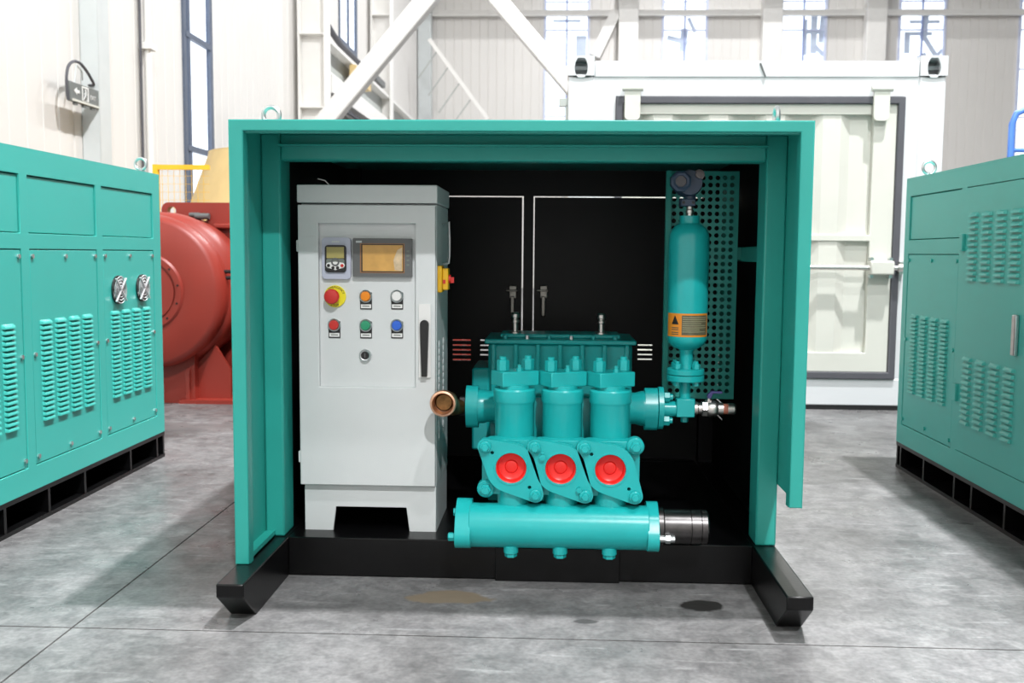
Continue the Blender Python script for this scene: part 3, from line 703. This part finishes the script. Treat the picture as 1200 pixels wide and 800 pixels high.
# perforated guard behind the damper
pg = MB(); PFY = 3.48; px0, pz0 = .398, .522; pit = .0245; nc, nr = 9, 31
for i in range(nc):
    for j in range(nr):
        x, z = px0+.012+i*pit, pz0+.008+j*pit; hgt = pit/2
        sq = [(x+hgt*a_, z+hgt*b_) for a_, b_ in ((1, 0), (1, 1), (0, 1), (-1, 1), (-1, 0), (-1, -1), (0, -1), (1, -1))]
        ci = [(x+.0083*math.cos(PI/4*k), z+.0083*math.sin(PI/4*k)) for k in range(8)]
        vs = [(p[0], PFY, p[1]) for p in sq]+[(p[0], PFY, p[1]) for p in ci]+[(p[0], PFY+.003, p[1]) for p in ci]
        pg.add(vs, [(k, (k+1) % 8, 8+(k+1) % 8, 8+k) for k in range(8)]+[(8+k, 8+(k+1) % 8, 16+(k+1) % 8, 16+k) for k in range(8)])
ztop = pz0+.008+(nr-.5)*pit; xr_ = px0+.012+(nc-.5)*pit
pg.box(px0-.018, px0, PFY-.02, PFY+.003, pz0-.02, ztop+.01).box(px0, xr_, PFY, PFY+.003, pz0-.02, pz0-.0043).box(px0, xr_, PFY, PFY+.003, ztop, ztop+.01)
pg.box(xr_-.001, xr_+.012, PFY, PFY+.25, pz0-.02, ztop+.01)
mk('perforated_guard', pg, 'teal', e)
mk('cross_brace', MB().box(xr_+.005, EX1-.006, PFY+.02, PFY+.05, .985, 1.03), 'teal', e, .003)
lifting_eye(e, at(318, 136, Y=2.95).x, 2.95, EZ, .024, .007, 'Y')
ex_ = at(910, 136, Y=2.95).x
lifting_eye(e, ex_, 2.95, EZ, .024, .007, 'X')

# ================================================================== CONTROL CABINET
KX0, KX1, KY, KYB = -.790, -.360, 3.062, 3.40
k = thing('control_cabinet', 'light grey electrical control cabinet standing inside the teal hood', 'cabinet', ((KX0+KX1)/2, (KY+KYB)/2, SK))
mk('body', MB().box(KX0+.006, KX1-.002, KY+.02, KYB, .268, 1.150), 'cabinet', k, .003)
mk('top_cap', MB().box(KX0-.001, KX1+.002, KY-.004, KYB+.004, 1.152, 1.207), 'cabinet', k, .003)
mk('plinth', MB().prism([(KX0+.008, SK-.004), (KX0+.098, SK-.004), (KX0+.108, .198), (KX1-.098, .198), (KX1-.088, SK-.004), (KX1-.004, SK-.004), (KX1-.004, .27), (KX0+.008, .27)], KY+.022, KY+.03, 'Y').box(KX0+.008, KX0+.016, KY+.03, KYB, SK-.004, .27).box(KX1-.012, KX1-.004, KY+.03, KYB, SK-.004, .27), 'cabinet', k, .0015)
RX0, RX1, RZ0, RZ1 = -.727, -.425, .583, 1.090
dr = mk('door', MB().prism(rect(KX0, KX1-.004, .272, 1.146), KY, KY+.02, 'Y', [rect(RX0, RX1, RZ0, RZ1)]), 'cabinet', k, .0025)
mk('recessed_panel', MB().box(RX0, RX1, KY+.0185, KY+.03, RZ0, RZ1), 'cabinet', k)
CF = KY+.0185                                       # face of the recessed panel
def kx(px, py): return at(px, py, Y=CF)
# keypad
a, b_ = kx(378, 278), kx(412, 327)
kp = mk('drive_keypad', MB().prism(rrect(a.x, b_.x, b_.z, a.z, .012), CF-.012, CF+.001, 'Y'), 'lav', k, .002, label='lavender grey drive keypad with small display')
a, b_ = kx(382, 287), kx(407, 319)
mk('keypad_rim', MB().prism(rrect(a.x, b_.x, b_.z, a.z, .010), CF-.018, CF-.011, 'Y'), 'blackp', kp, .002)
w_, h_ = b_.x-a.x, a.z-b_.z
mk('display', MB().box(a.x+.006, b_.x-.006, CF-.0195, CF-.017, a.z-h_*.48, a.z-.006), 'lcd', kp)
mk('key_field', MB().prism(rrect(a.x+.005, b_.x-.005, b_.z+.012, a.z-h_*.50, .006), CF-.0195, CF-.017, 'Y'), 'keys', kp)
mk('key_arc', MB().prism(hull(circle((a.x+b_.x)/2, b_.z+.020, .013, 12)+circle(a.x+.012, b_.z+.022, .008, 10)+circle(b_.x-.012, b_.z+.022, .008, 10)), CF-.0198, CF-.0175, 'Y'), 'white', kp)
mk('arrow_keys', MB().prism(circle((a.x+b_.x)/2, a.z-h_*.62, .013, 16), CF-.021, CF-.019, 'Y', [circle((a.x+b_.x)/2, a.z-h_*.62, .008, 16)]), 'bezel', kp)
for i in range(4):
    mk('key', MB().cyl((a.x+.012+i*(w_-.024)/3, CF-.0215, b_.z+.020-(.006 if i in (1, 2) else -.001)), .005, 0, .003, 'Y', 10), 'redb' if i == 3 else 'blackp', kp)
mk('brand_mark', MB().box((a.x+b_.x)/2-.012, (a.x+b_.x)/2+.012, CF-.013, CF-.0118, a.z+.008, a.z+.013), 'pilaster', kp)
# touch screen
a, b_ = kx(414.5, 279), kx(483.5, 324.5)
hm = mk('touch_screen', MB().prism(rrect(a.x, b_.x, b_.z, a.z, .003), CF-.016, CF+.001, 'Y'), 'bezel', k, .003, label='grey framed touch screen under amber film')
c0, c1 = kx(423, 285), kx(475, 320)
mk('film_edge', MB().box(c0.x, c1.x, CF-.017, CF-.015, c1.z, c0.z), 'amberline', hm)
mk('inner_bezel', MB().box(c0.x+.004, c1.x-.003, CF-.0175, CF-.015, c1.z+.003, c0.z-.002), 'blackp', hm)
mk('screen', MB().box(c0.x+.008, c1.x-.005, CF-.0185, CF-.016, c1.z+.006, c0.z-.005), 'amber', hm)
fb = hull([(c1.x-.03, c1.z+.009), (c1.x-.008, c1.z+.007), (c1.x-.007, c0.z-.012), (c1.x-.022, c0.z-.02), (c1.x-.034, c1.z+.04)])
mk('peeled_film', MB().prism(fb, CF-.0191, CF-.0182, 'Y'), 'filmpale', hm)
mk('brand_mark', MB().box(a.x+.010, a.x+.028, CF-.0168, CF-.0155, a.z-.014, a.z-.008), 'pilaster', hm)
for i in range(4): mk('side_print', MB().box(b_.x-.016, b_.x-.008, CF-.0168, CF-.0155, a.z-.042-i*.014, a.z-.036-i*.014), 'keys', hm)
# emergency stop
p = kx(393, 347)
es = mk('emergency_stop', MB().cyl((p.x, CF, p.z), .034, -.006, .001, 'Y', 40, .001), 'yellowp', k, label='red mushroom emergency stop on yellow disc')
q = (p.x-.006, CF, p.z-.000)
mk('mushroom', MB().lathe([(.012, -.005), (.014, -.016), (.023, -.020), (.0235, -.028), (.020, -.033), (.010, -.035), (0, -.0355)], q, 'Y', 32), 'redb', es)
def arc_text(parent, s, cx, cz, y, rad, a_mid, step, size, flip):
    n = len(s)
    for i, ch in enumerate(s):
        a = a_mid+(-(i-(n-1)/2)*step if not flip else (i-(n-1)/2)*step)
        me = text_mesh(ch, size, 'blackp', 'letter'); rot = (a-PI/2) if not flip else (a+PI/2)
        me.transform(Matrix.Rotation(-rot, 4, 'Y'))
        inst('letter', me, (cx+rad*math.cos(a), y, cz+rad*math.sin(a)), parent)
arc_text(es, 'EMERGENCY', p.x, p.z, CF-.0065, .0285, math.radians(75), .235, .0095, False)
arc_text(es, 'STOP', p.x, p.z, CF-.0065, .0285, math.radians(-90), .25, .0095, True)
# buttons
def button(px, py, col, lab):
    p = kx(px, py)
    r = mk('push_button', MB().prism(rrect(p.x-.0185, p.x+.0185, p.z-.041, p.z+.012, .002), CF-.002, CF+.001, 'Y'), 'blackp', k, label=lab)
    mk('bezel_ring', MB().lathe([(.019, 0), (.020, -.008), (.0165, -.012), (.0155, -.010), (.0155, 0)], (p.x, CF, p.z), 'Y', 28), 'zinc', r)
    mk('cap', MB().lathe([(.0155, -.002), (.0155, -.014), (.013, -.018), (0, -.019)], (p.x, CF, p.z), 'Y', 28), col, r)
    mk('legend', MB().box(p.x-.016, p.x+.016, CF-.0026, CF-.0016, p.z-.037, p.z-.025), 'white', r)
    mk('legend_print', MB().box(p.x-.011, p.x+.011, CF-.0029, CF-.0022, p.z-.0325, p.z-.0295), 'keys', r)
button(429, 347, 'orange', 'orange indicator button with legend plate'); button(465.5, 347, 'white', 'white indicator button with legend plate')
button(392, 380.5, 'redb', 'red push button with legend plate'); button(429, 381, 'green', 'green push button with legend plate'); button(465.5, 381, 'blue', 'blue push button with legend plate')
p = kx(428.5, 416)
kl = mk('key_switch', MB().lathe([(.018, 0), (.019, -.008), (.015, -.014), (.0125, -.013)], (p.x, CF, p.z), 'Y', 28), 'zinc', k)
mk('key_barrel', MB().lathe([(.0128, -.004), (.0128, -.013), (0, -.013)], (p.x, CF, p.z), 'Y', 20), 'blackp', kl)
mk('key_slot', MB().box(p.x-.0015, p.x+.0015, CF-.0137, CF-.0128, p.z-.007, p.z+.007), 'bezel', kl)
# door handle
a, b_ = at(491, 356, Y=KY), at(505, 442, Y=KY)
hd = mk('door_handle', MB().prism(rrect(a.x, b_.x, b_.z, a.z, .002), KY-.008, KY+.001, 'Y'), 'white', k, .0015)
mk('lever', MB().prism(hull(circle((a.x+b_.x)/2+.0, a.z-.062, .0135, 16)+rect((a.x+b_.x)/2-.0085, (a.x+b_.x)/2+.0085, b_.z+.004, b_.z+.02)), KY-.022, KY-.007, 'Y'), 'blackp', hd, .003, label='black swing lever')
for z in (1.02, .36): mk('hinge', MB().box(KX0-.006, KX0+.002, KY+.002, KY+.02, z-.018, z+.018), 'cabinet', k, .002)
mk('loose_wire', MB().tube([at(372.5, 209.5, Y=3.2), at(381, 211.5, Y=3.2), (at(389, 215, Y=3.2).x, 3.2, 1.206)], .0022, 6), 'zinc', k)
# side: isolator, handle, vents
iz = at(523, 325, X=KX1)
iso = mk('isolator_switch', MB().box(KX1-.003, KX1+.012, 3.10, 3.17, iz.z-.042, iz.z+.042), 'isoly', k, .004, label='yellow isolator switch on the cabinet side')
mk('switch_block', MB().box(KX1+.012, KX1+.030, 3.11, 3.16, iz.z-.034, iz.z+.034), 'isoly', iso, .003)
mk('switch_knob', MB().cyl((0, 3.135, iz.z), .014, KX1+.03, KX1+.036, 'X', 16).box(KX1+.034, KX1+.046, 3.13, 3.14, iz.z-.012, iz.z+.006), 'redb', iso)
mk('switch_window', MB().box(KX1+.014, KX1+.022, 3.1085, 3.111, iz.z-.014, iz.z-.002), 'redb', iso)
mk('side_handle', MB().tube([(KX1, 3.22, 1.09), (KX1+.02, 3.22, 1.10), (KX1+.022, 3.22, 1.05), (KX1+.022, 3.22, .99), (KX1+.02, 3.22, .97), (KX1, 3.22, .965)], .005, 8), 'zinc', k)
for i in range(14):
    for y in (3.14, 3.26):
        mk('vent_louver', MB().lathe([(0, .006), (.012, .004), (.016, 0)], (KX1-.003, y, .712-i*.0225), 'X', 10), 'cabinet', k)

# ================================================================== TRIPLEX PUMP
T = 'teal_pump'
pu = thing('triplex_pump', 'teal three cylinder plunger pump with red capped ports at skid front', 'pump', (.03, 3.2, SK))
VY, VYF = 3.035, 2.895                 # plunger barrel axis and front face of the port plates
ports = [at(599, 549, Y=VYF), at(657, 549.5, Y=VYF), at(715.5, 550.5, Y=VYF)]
PZ = sum(p.z for p in ports)/3
PXs = [p.x for p in ports]; pitch = (PXs[2]-PXs[0])/2; PXs = [PXs[1]-pitch, PXs[1], PXs[1]+pitch]
DZ_ = at(659, 477, Y=3.20).z; DY = 3.20
for i, x in enumerate(PXs):
    xc = x+.004
    # lower and upper barrel
    b1 = MB(); b1.lathe([(0, .19), (.050, .19), (.050, .27), (.058, .31), (.0605, .34), (.0605, .548), (.063, .552), (.0645, .556), (.0645, .588), (.061, .593), (.046, .594), (.046, .605), (0, .605)], (xc, VY-.01, 0), 'Z', 40)
    b1.lathe([(0, .20), (.046, .20), (.047, .28), (.044, .30), (0, .304)], (xc, 2.955, 0), 'Z', 32)
    cb = mk('cylinder', b1, T, pu)
    # clamp plate on top, set at an angle, with two stud nuts
    Tm = Matrix.Translation((xc, VY, 0)) @ Matrix.Rotation(math.radians(29), 4, 'Z')
    cp = mk('clamp_plate', MB().box(-.062, .062, -.042, .042, .601, .646, Tm), T, pu, .003)
    for sx_ in (-1, 1):
        c_ = Tm @ Vector((sx_*.043, -.004, 0))
        mk('hex_nut', MB().cyl((c_.x, c_.y, 0), .0185, .646, .680, 'Z', 6, .002).cyl((c_.x, c_.y, 0), .011, .678, .690, 'Z', 12, .002), T, cp)
    c_ = Tm @ Vector((0, -.03, 0)); mk('vent_screw', MB().cyl((c_.x, c_.y, 0), .010, .646, .656, 'Z', 6).cyl((c_.x, c_.y, 0), .006, .656, .666, 'Z', 8), T, cp)
    # valve body block behind the port plate
    body = hull(circle(x-.062, PZ+.052, .026)+circle(x+.062, PZ+.052, .026)+circle(x-.062, PZ-.060, .026)+circle(x+.062, PZ-.060, .026))
    vb = mk('valve_body', MB().prism(body, VYF+.035, VYF+.10, 'Y').lathe([(.066, VYF+.036), (.068, VYF+.05), (.060, VYF+.16), (0, VYF+.16)], (x, 0, PZ), 'Y', 36), T, pu, .006)
    for ex, ez in ((-.076, -.068), (.074, .066)):
        if (i == 0 and ex < 0) or (i == 2 and ex > 0):
            mk('ear', MB().cyl((x+ex, 0, PZ+ez), .026, VYF+.02, VYF+.06, 'Y', 24, .004), T, vb)
            mk('bolt_head', MB().cyl((x+ex, 0, PZ+ez), .017, VYF+.004, VYF+.022, 'Y', 6, .002).cyl((x+ex, 0, PZ+ez), .010, VYF-.006, VYF+.006, 'Y', 12), T, vb)
    # oblique oval port plate
    out = hull(circle(x, PZ, .0735, 40)+circle(x-.076, PZ+.064, .0235)+circle(x+.073, PZ-.078, .0235))
    pp = mk('port_plate', MB().prism(out, VYF, VYF+.026, 'Y', [circle(x, PZ, .046, 36)]+[circle(x+ex, PZ+ez, .0055, 12) for ex, ez in ((-.056, .046), (.055, -.056)) if (i, ex < 0) != (1, True)]), T, pu)
    mk('port_rim', MB().lathe([(.0465, VYF+.02), (.0445, VYF+.02), (.0445, VYF+.004), (.0465, VYF-.002), (.050, VYF-.002), (.052, VYF+.003)], (x, 0, PZ), 'Y', 40), T, pp)
    mk('red_cap', MB().lathe([(.0445, VYF+.003), (.042, VYF+.005), (.0385, VYF+.026), (.030, VYF+.031), (.020, VYF+.031), (.017, VYF+.026), (.010, VYF+.024), (0, VYF+.024)], (x, 0, PZ), 'Y', 36), 'redcap', pp, label='red plastic port cap')
    for ex, ez in ((-.076, .064), (.073, -.078)):
        mk('bolt_head', MB().cyl((x+ex, 0, PZ+ez), .0175, VYF-.014, VYF+.001, 'Y', 18, .003).cyl((x+ex, 0, PZ+ez), .0115, VYF-.024, VYF-.013, 'Y', 6, .0015), T, pp)
    if i == 1:
        mk('grease_nipple', MB().cyl((x-.054, 0, PZ+.036), .010, VYF-.012, VYF+.002, 'Y', 6).cyl((x-.054, 0, PZ+.050), .005, VYF-.010, VYF+.002, 'Y', 8), T, pp)
        mk('grease_nipple', MB().cyl((x+.055, 0, PZ-.060), .009, VYF-.012, VYF+.002, 'Y', 6), T, pp)
# suction manifold along the front
MY, MZ, MR = 2.925, .192, .0655
mx0, mx1 = at(553, 616, Y=MY).x, at(757, 617, Y=MY).x
sm = mk('suction_manifold', MB().cyl((0, MY, MZ), MR, mx0-.005, mx1+.005, 'X', 48, .002), T, pu)
fl_out = hull(circle(MY, MZ, .060, 32)+circle(MY-.035, MZ-.02, .040, 20)+circle(MY+.02, MZ+.035, .04, 20))
xl0, xl1 = at(535, 616, Y=MY).x, mx0
xr0, xr1 = mx1, at(770.5, 617, Y=MY).x
mk('end_flange', MB().prism(fl_out, xl0, xl1, 'X'), T, sm, .008)
mk('end_flange', MB().prism(fl_out, xr0, xr1, 'X'), T, sm, .006)
mk('flange_bolt', MB().cyl((0, MY-.05, MZ-.024), .0125, xl0-.020, xl0+.002, 'X', 6, .002), T, sm)
mk('flange_bolt', MB().cyl((0, MY+.01, MZ+.035), .0125, xl0-.010, xl0+.002, 'X', 6, .002), T, sm)
mk('flange_bolt', MB().cyl((0, MY-.052, MZ-.018), .010, xr1-.002, xr1+.045, 'X', 8).cyl((0, MY-.052, MZ-.018), .014, xr1+.018, xr1+.032, 'X', 6), 'zinc', sm)
for x in PXs:
    mk('drain_plug', MB().cyl((x+.001, MY-.02, 0), .022, MZ-MR-.012, MZ-MR+.012, 'Z', 24, .002).cyl((x+.001, MY-.02, 0), .0185, MZ-MR-.024, MZ-MR-.010, 'Z', 6, .002), T, sm)
xs1 = at(829, 617, Y=MY).x
mk('suction_stub', MB().lathe([(0, xr1), (.058, xr1), (.058, xr1+.014), (.0500, xr1+.016), (.0515, xr1+.018), (.0515, xs1-.052), (.0495, xs1-.051), (.0515, xs1-.05), (.0515, xs1-.022), (.0495, xs1-.021), (.0515, xs1-.02), (.0515, xs1-.004), (.048, xs1), (.040, xs1), (.040, xs1-.03), (0, xs1-.03)], (0, MY+.006, MZ+.004), 'X', 48), 'darksteel', pu, label='dark turned steel suction pipe stub')
# discharge manifold through the barrels
dx0, dx1 = at(561, 476, Y=DY).x, at(755, 477, Y=DY).x
dm = mk('discharge_manifold', MB().lathe([(0, dx0), (.055, dx0), (.055, dx0+.018), (.0505, dx0+.03), (.0505, dx1-.03), (.056, dx1-.01), (.056, dx1), (0, dx1)], (0, DY, DZ_), 'X', 40), T, pu)
fo = hull(circle(DY, DZ_+.035, .032, 24)+circle(DY, DZ_-.038, .032, 24)+circle(DY, DZ_, .05, 24))
lx0, lx1 = at(546.5, 474, Y=DY).x, dx0
rx0, rx1 = dx1, at(770, 477, Y=DY).x
mk('end_flange', MB().prism(fo, lx0, lx1, 'X'), T, dm, .006)
mk('end_flange', MB().prism(fo, rx0, rx1, 'X'), T, dm, .006)
rx2 = at(777, 477, Y=DY).x
mk('mating_flange', MB().prism([(a_, b_+.004) for a_, b_ in fo], rx1+.002, rx2, 'X'), T, dm, .003)
for dz in (.040, -.036): mk('flange_nut', MB().cyl((0, DY-.012, DZ_+dz), .0165, rx2, rx2+.020, 'X', 6, .002).cyl((0, DY-.012, DZ_+dz), .010, rx2+.02, rx2+.029, 'X', 12), T, dm)
# power end
CYF = 3.52
cx0, cx1 = at(572, 420, Y=CYF).x, at(741, 420, Y=CYF).x; cz1 = at(650, 403, Y=CYF).z
ck = mk('crankcase', MB().box(cx0, cx1, CYF, 3.80, .11, cz1), T, pu, .01)
mk('crankcase_cover', MB().box(cx0-.012, cx1+.012, CYF-.02, 3.82, cz1, cz1+.016), T, ck, .004)
mk('cover_plate', MB().box(cx0+.04, cx1-.04, CYF+.05, 3.74, cz1+.016, cz1+.03), T, ck, .004)
for i in range(7):
    x = cx0+.02+(cx1-cx0-.04)*i/6; mk('rib', MB().box(x-.008, x+.008, CYF-.025, CYF+.005, .40, cz1), T, ck, .004)
mk('side_cover', MB().box(at(553, 440, Y=CYF).x, cx0+.005, CYF+.0, 3.78, .30, at(560, 431, Y=CYF).z), T, ck, .008)
mk('spacer_block', MB().box(PXs[0]-.06, PXs[2]+.06, VY+.05, CYF+.01, .33, .56), T, pu, .006)
for i in range(6):
    x = cx0+.06+(cx1-cx0-.12)*i/5; mk('cover_bolt', MB().cyl((x, CYF+.02, 0), .008, cz1+.014, cz1+.028, 'Z', 6), 'zinc' if i in (1, 3) else T, ck)
for px in (603.5, 704.5):
    p = at(px, 390, Y=3.62)
    br_ = mk('breather', MB().lathe([(0, 0), (.022, 0), (.022, .02), (.0115, .022), (.0115, .052), (.016, .054), (.016, .062), (.0125, .064), (.0125, .070), (.017, .072), (.017, .084), (.012, .09), (0, .09)], (p.x, 3.62, cz1+.015), 'Z', 20), 'steel', ck, label='steel crankcase breather')
# ---------------- bronze hose elbow at the left discharge end
el = thing('bronze_elbow', 'bronze pipe elbow with open mouth beside the grey cabinet', 'fitting', (lx0-.06, DY, DZ_))
ec = at(519, 473, Y=2.96)
mk('mouth_ring', MB().lathe([(.028, 2.995), (.039, 2.985), (.0405, 2.965), (.0385, 2.958), (.033, 2.956), (.030, 2.962), (.029, 3.02), (0, 3.02)], (ec.x, 0, ec.z), 'Y', 36), 'brass', el)
mk('bore', MB().lathe([(.029, 3.0), (.020, 3.008), (.018, 3.004), (.010, 3.002), (.009, 3.012), (0, 3.012)], (ec.x, 0, ec.z), 'Y', 28), 'brassdark', el)
mk('elbow_body', MB().tube([(ec.x, 2.99, ec.z), (ec.x, 3.03, ec.z), (ec.x+.01, 3.055, ec.z), (ec.x+.012, DY-.05, DZ_), (ec.x+.04, DY, DZ_), (lx0+.002, DY, DZ_)], .024, 16), 'brassdark', el)
mk('union_nut', MB().cyl((0, DY, DZ_), .034, lx0-.022, lx0+.001, 'X', 6, .003), 'blackp', el)
# ---------------- damper block, flanges and bottle
UY = DY
ub = thing('pulsation_damper', 'teal bottle shaped pulsation damper with orange warning label and flange', 'damper', (at(804, 477, Y=UY).x, UY, DZ_))
bx0, bx1 = at(793, 477, Y=UY-.03).x, at(814.5, 477, Y=UY-.03).x; bw = bx1-bx0; ucx = (bx0+bx1)/2
uz0, uz1 = at(804, 489, Y=UY-.03).z, at(804, 467.5, Y=UY-.03).z
mk('tee_block', MB().box(bx0, bx1, UY-.03, UY+.028, uz0, uz1), T, ub, .003)
mk('inlet_pipe', MB().cyl((0, UY, DZ_), .025, rx2-.003, bx0+.003, 'X', 28), T, ub)
mk('drain_plug', MB().cyl((ucx, UY, 0), .012, uz0-.02, uz0+.002, 'Z', 6, .002), T, ub)
zf0, zf1, zf2 = at(804, 446, Y=UY).z, at(804, 438.5, Y=UY).z, at(804, 431.5, Y=UY).z
mk('riser_pipe', MB().cyl((ucx, UY, 0), .0175, uz1-.003, zf0+.002, 'Z', 24), T, ub)
fr = at(825, 440, Y=UY).x-ucx
for a_, b_ in ((zf0, zf1-.0008), (zf1+.0008, zf2)):
    mk('flange', MB().cyl((ucx, UY, 0), fr, a_, b_, 'Z', 40, .002), T, ub)
mk('flange_joint', MB().cyl((ucx, UY, 0), fr-.006, zf1-.002, zf1+.002, 'Z', 32), 'darkgap', ub)
for i in range(4):
    a_ = PI/4+i*PI/2; x, y = ucx+.042*math.cos(a_), UY+.042*math.sin(a_)
    mk('flange_nut', MB().cyl((x, y, 0), .0125, zf2, zf2+.018, 'Z', 6, .002).cyl((x, y, 0), .007, zf0-.014, zf2+.026, 'Z', 10).cyl((x, y, 0), .011, zf0-.012, zf0, 'Z', 6), T, ub)
vr = at(830, 330, Y=UY).x-ucx-.001; ucb = at(806.5, 330, Y=UY).x
vr = at(830, 330, Y=UY).x-ucb
z1_, z2_, z3_, z4_, z5_ = (at(806, y, Y=UY).z for y in (408, 399, 385, 281, 262)); z6_ = at(806, 253, Y=UY).z
bt = mk('bottle', MB().lathe([(0, zf2), (.022, zf2), (.0205, zf2+.01), (.021, z1_-.012), (.024, z1_-.004), (vr*.60, z1_+.002), (vr*.85, z1_+.013), (vr*.97, z1_+.026), (vr, z1_+.038), (vr, z4_), (vr*.97, z4_+.018), (vr*.86, z4_+.034), (vr*.66, z5_-.004), (vr*.52, z5_), (vr*.50, z5_+.004), (vr*.50, z6_), (0, z6_)], (ucb, UY, 0), 'Z', 48), T, ub)
# curved label
lz0, lz1 = at(806, 395, Y=UY-vr).z, at(806, 367.5, Y=UY-vr).z
def curved(r, a0, a1, z0, z1, n=16, outer=.0008):
    m = MB(); vs = []; fs = []
    for i in range(n+1):
        a = a0+(a1-a0)*i/n
        for rr in (r, r+outer):
            for z in (z0, z1): vs.append((ucb+rr*math.sin(a), UY-rr*math.cos(a), z))
    for i in range(n):
        o = i*4; p = o+4
        fs += [(o+2, p+2, p+3, o+3), (o, o+1, p+1, p), (o+1, o+3, p+3, p+1), (o, p, p+2, o+2)]
    fs += [(0, 1, 3, 2), (n*4, n*4+1, n*4+3, n*4+2)]
    return m.add(vs, fs)
lb = mk('warning_label', curved(vr, -1.35, 1.15, lz0, lz1), 'orangel', ub, label='orange warning label with black triangle')
hh = lz1-lz0
mk('text_block', curved(vr+.0008, -.40, 1.02, lz0+hh*.08, lz1-hh*.08, 12, .0004), 'textgrey', lb)
for i in range(8):
    zz = lz1-hh*(.16+.088*i); mk('print_line', curved(vr+.0012, -.36, (.95, .9, .98, .6, .93, .97, .5, .9)[i], zz-hh*.02, zz+hh*.015, 10, .0003), 'textpale', lb)
def on_label(a, z): return (ucb+(vr+.0012)*math.sin(a), UY-(vr+.0012)*math.cos(a), z)
zc = lz1-hh*.30
m = MB(); tv = []; tf = []
for q_ in range(6):
    wq = .215*(1-q_/5.2)
    for e_ in range(5): tv.append(on_label(-.765+wq*(e_/2-1), zc-hh*.17+hh*.39*q_/5.2))
for q_ in range(5):
    for e_ in range(4): tf.append((q_*5+e_, q_*5+e_+1, q_*5+e_+6, q_*5+e_+5))
mk('triangle_mark', m.add(tv, tf), 'blackp', lb)
m = MB()
for rI, zz in enumerate((.60, .68, .80, .88)):
    m.add(curved(vr+.0008, -.98, -.56, lz1-hh*(zz+.035), lz1-hh*(zz-.005), 4, .0004).v, curved(vr, 0, 1, 0, 1, 4).f)
mk('label_print', m, 'textgrey', lb)
# ---------------- pressure transmitter on top
pt = thing('pressure_transmitter', 'dark blue grey pressure transmitter head on top of the teal bottle', 'gauge', (ucb, UY, z6_))
zz = z6_
mk('stem', MB().lathe([(0, zz-.002), (.010, zz-.002), (.010, zz+.008), (.013, zz+.009), (.013, zz+.018), (.009, zz+.02), (.011, zz+.022), (.011, zz+.034), (0, zz+.034)], (ucb, UY, 0), 'Z', 18), 'steel', pt)
mk('manifold_block', MB().box(ucb-.032, ucb+.014, UY-.03, UY+.03, zz+.030, zz+.052), 'navy', pt, .003)
for x in (ucb-.024, ucb+.006): mk('manifold_screw', MB().cyl((x, 0, zz+.041), .005, UY-.033, UY-.028, 'Y', 8), 'blackp', pt)
mk('neck', MB().cyl((ucb+.0, UY, 0), .018, zz+.05, zz+.085, 'Z', 20), 'navy', pt)
hx, hz = at(797, 213, Y=UY-.03).x, at(797, 213, Y=UY-.03).z
mk('housing', MB().lathe([(0, UY-.035), (.038, UY-.035), (.042, UY-.02), (.042, UY+.05), (.03, UY+.06), (0, UY+.06)], (hx+.030, 0, hz-.002), 'Y', 28), 'navy', pt)
wr = mk('window_ring', MB().lathe([(.018, UY-.052), (.0185, UY-.060), (.026, UY-.062), (.033, UY-.058), (.034, UY-.03), (.02, UY-.02)], (hx, 0, hz), 'Y', 8, None, PI/8), 'navy', pt)
mk('display_window', MB().cyl((hx, 0, hz), .020, UY-.05, UY-.03, 'Y', 20), 'mirror', wr)
mk('conduit_plug', MB().cyl((hx+.058, 0, hz+.022), .012, UY-.045, UY-.03, 'Y', 16).cyl((hx+.058, 0, hz+.022), .017, UY-.034, UY+.02, 'Y', 20), 'darksteel', pt)
# ---------------- stainless ball valve
bvx = bx1; AX = lambda px: at(px, 477, Y=UY).x
bz = DZ_+.002
bv = thing('ball_valve', 'stainless steel ball valve with violet lever on the damper block', 'valve', (AX(838), UY, bz))
mk('valve_nipple', MB().lathe([(0, bvx-.002), (.022, bvx-.002), (.023, bvx+.01), (.018, bvx+.014), (.018, AX(823)), (0, AX(823))], (0, UY, bz), 'X', 28), 'steel', bv)
mk('hex_end', MB().cyl((0, UY, bz), .0255, AX(822), AX(829), 'X', 6, .002), 'steel', bv)
mk('valve_barrel', MB().lathe([(0, AX(828)), (.023, AX(828)), (.026, AX(831)), (.026, AX(837)), (.023, AX(840)), (.020, AX(841)), (.020, AX(847)), (0, AX(847))], (0, UY, bz), 'X', 32), 'steel', bv)
mk('tape_band', MB().lathe([(0, AX(846.5)), (.0175, AX(846.5)), (.0175, AX(853)), (0, AX(853))], (0, UY, bz), 'X', 24), 'rustband', bv)
mk('outlet', MB().lathe([(0, AX(852.5)), (.0185, AX(852.5)), (.0185, AX(860)), (.015, AX(862)), (.012, AX(862)), (.012, AX(855)), (0, AX(855))], (0, UY, bz), 'X', 24), 'steel', bv)
lx = AX(830.5)
mk('stem', MB().cyl((lx, UY, bz), .007, .02, .040, 'Z', 12).cyl((lx, UY, bz), .012, .02, .028, 'Z', 6), 'steel', bv)
mk('lever', MB().prism([(lx-.006, bz+.034), (lx+.006, bz+.034), (lx+.012, bz+.050), (lx+.042, bz+.050), (lx+.042, bz+.056), (lx+.006, bz+.057), (lx-.006, bz+.045)], UY-.010, UY+.010, 'Y'), 'purple', bv, .002)

for o in bpy.data.objects:
    if '_w' in o: del o['_w']
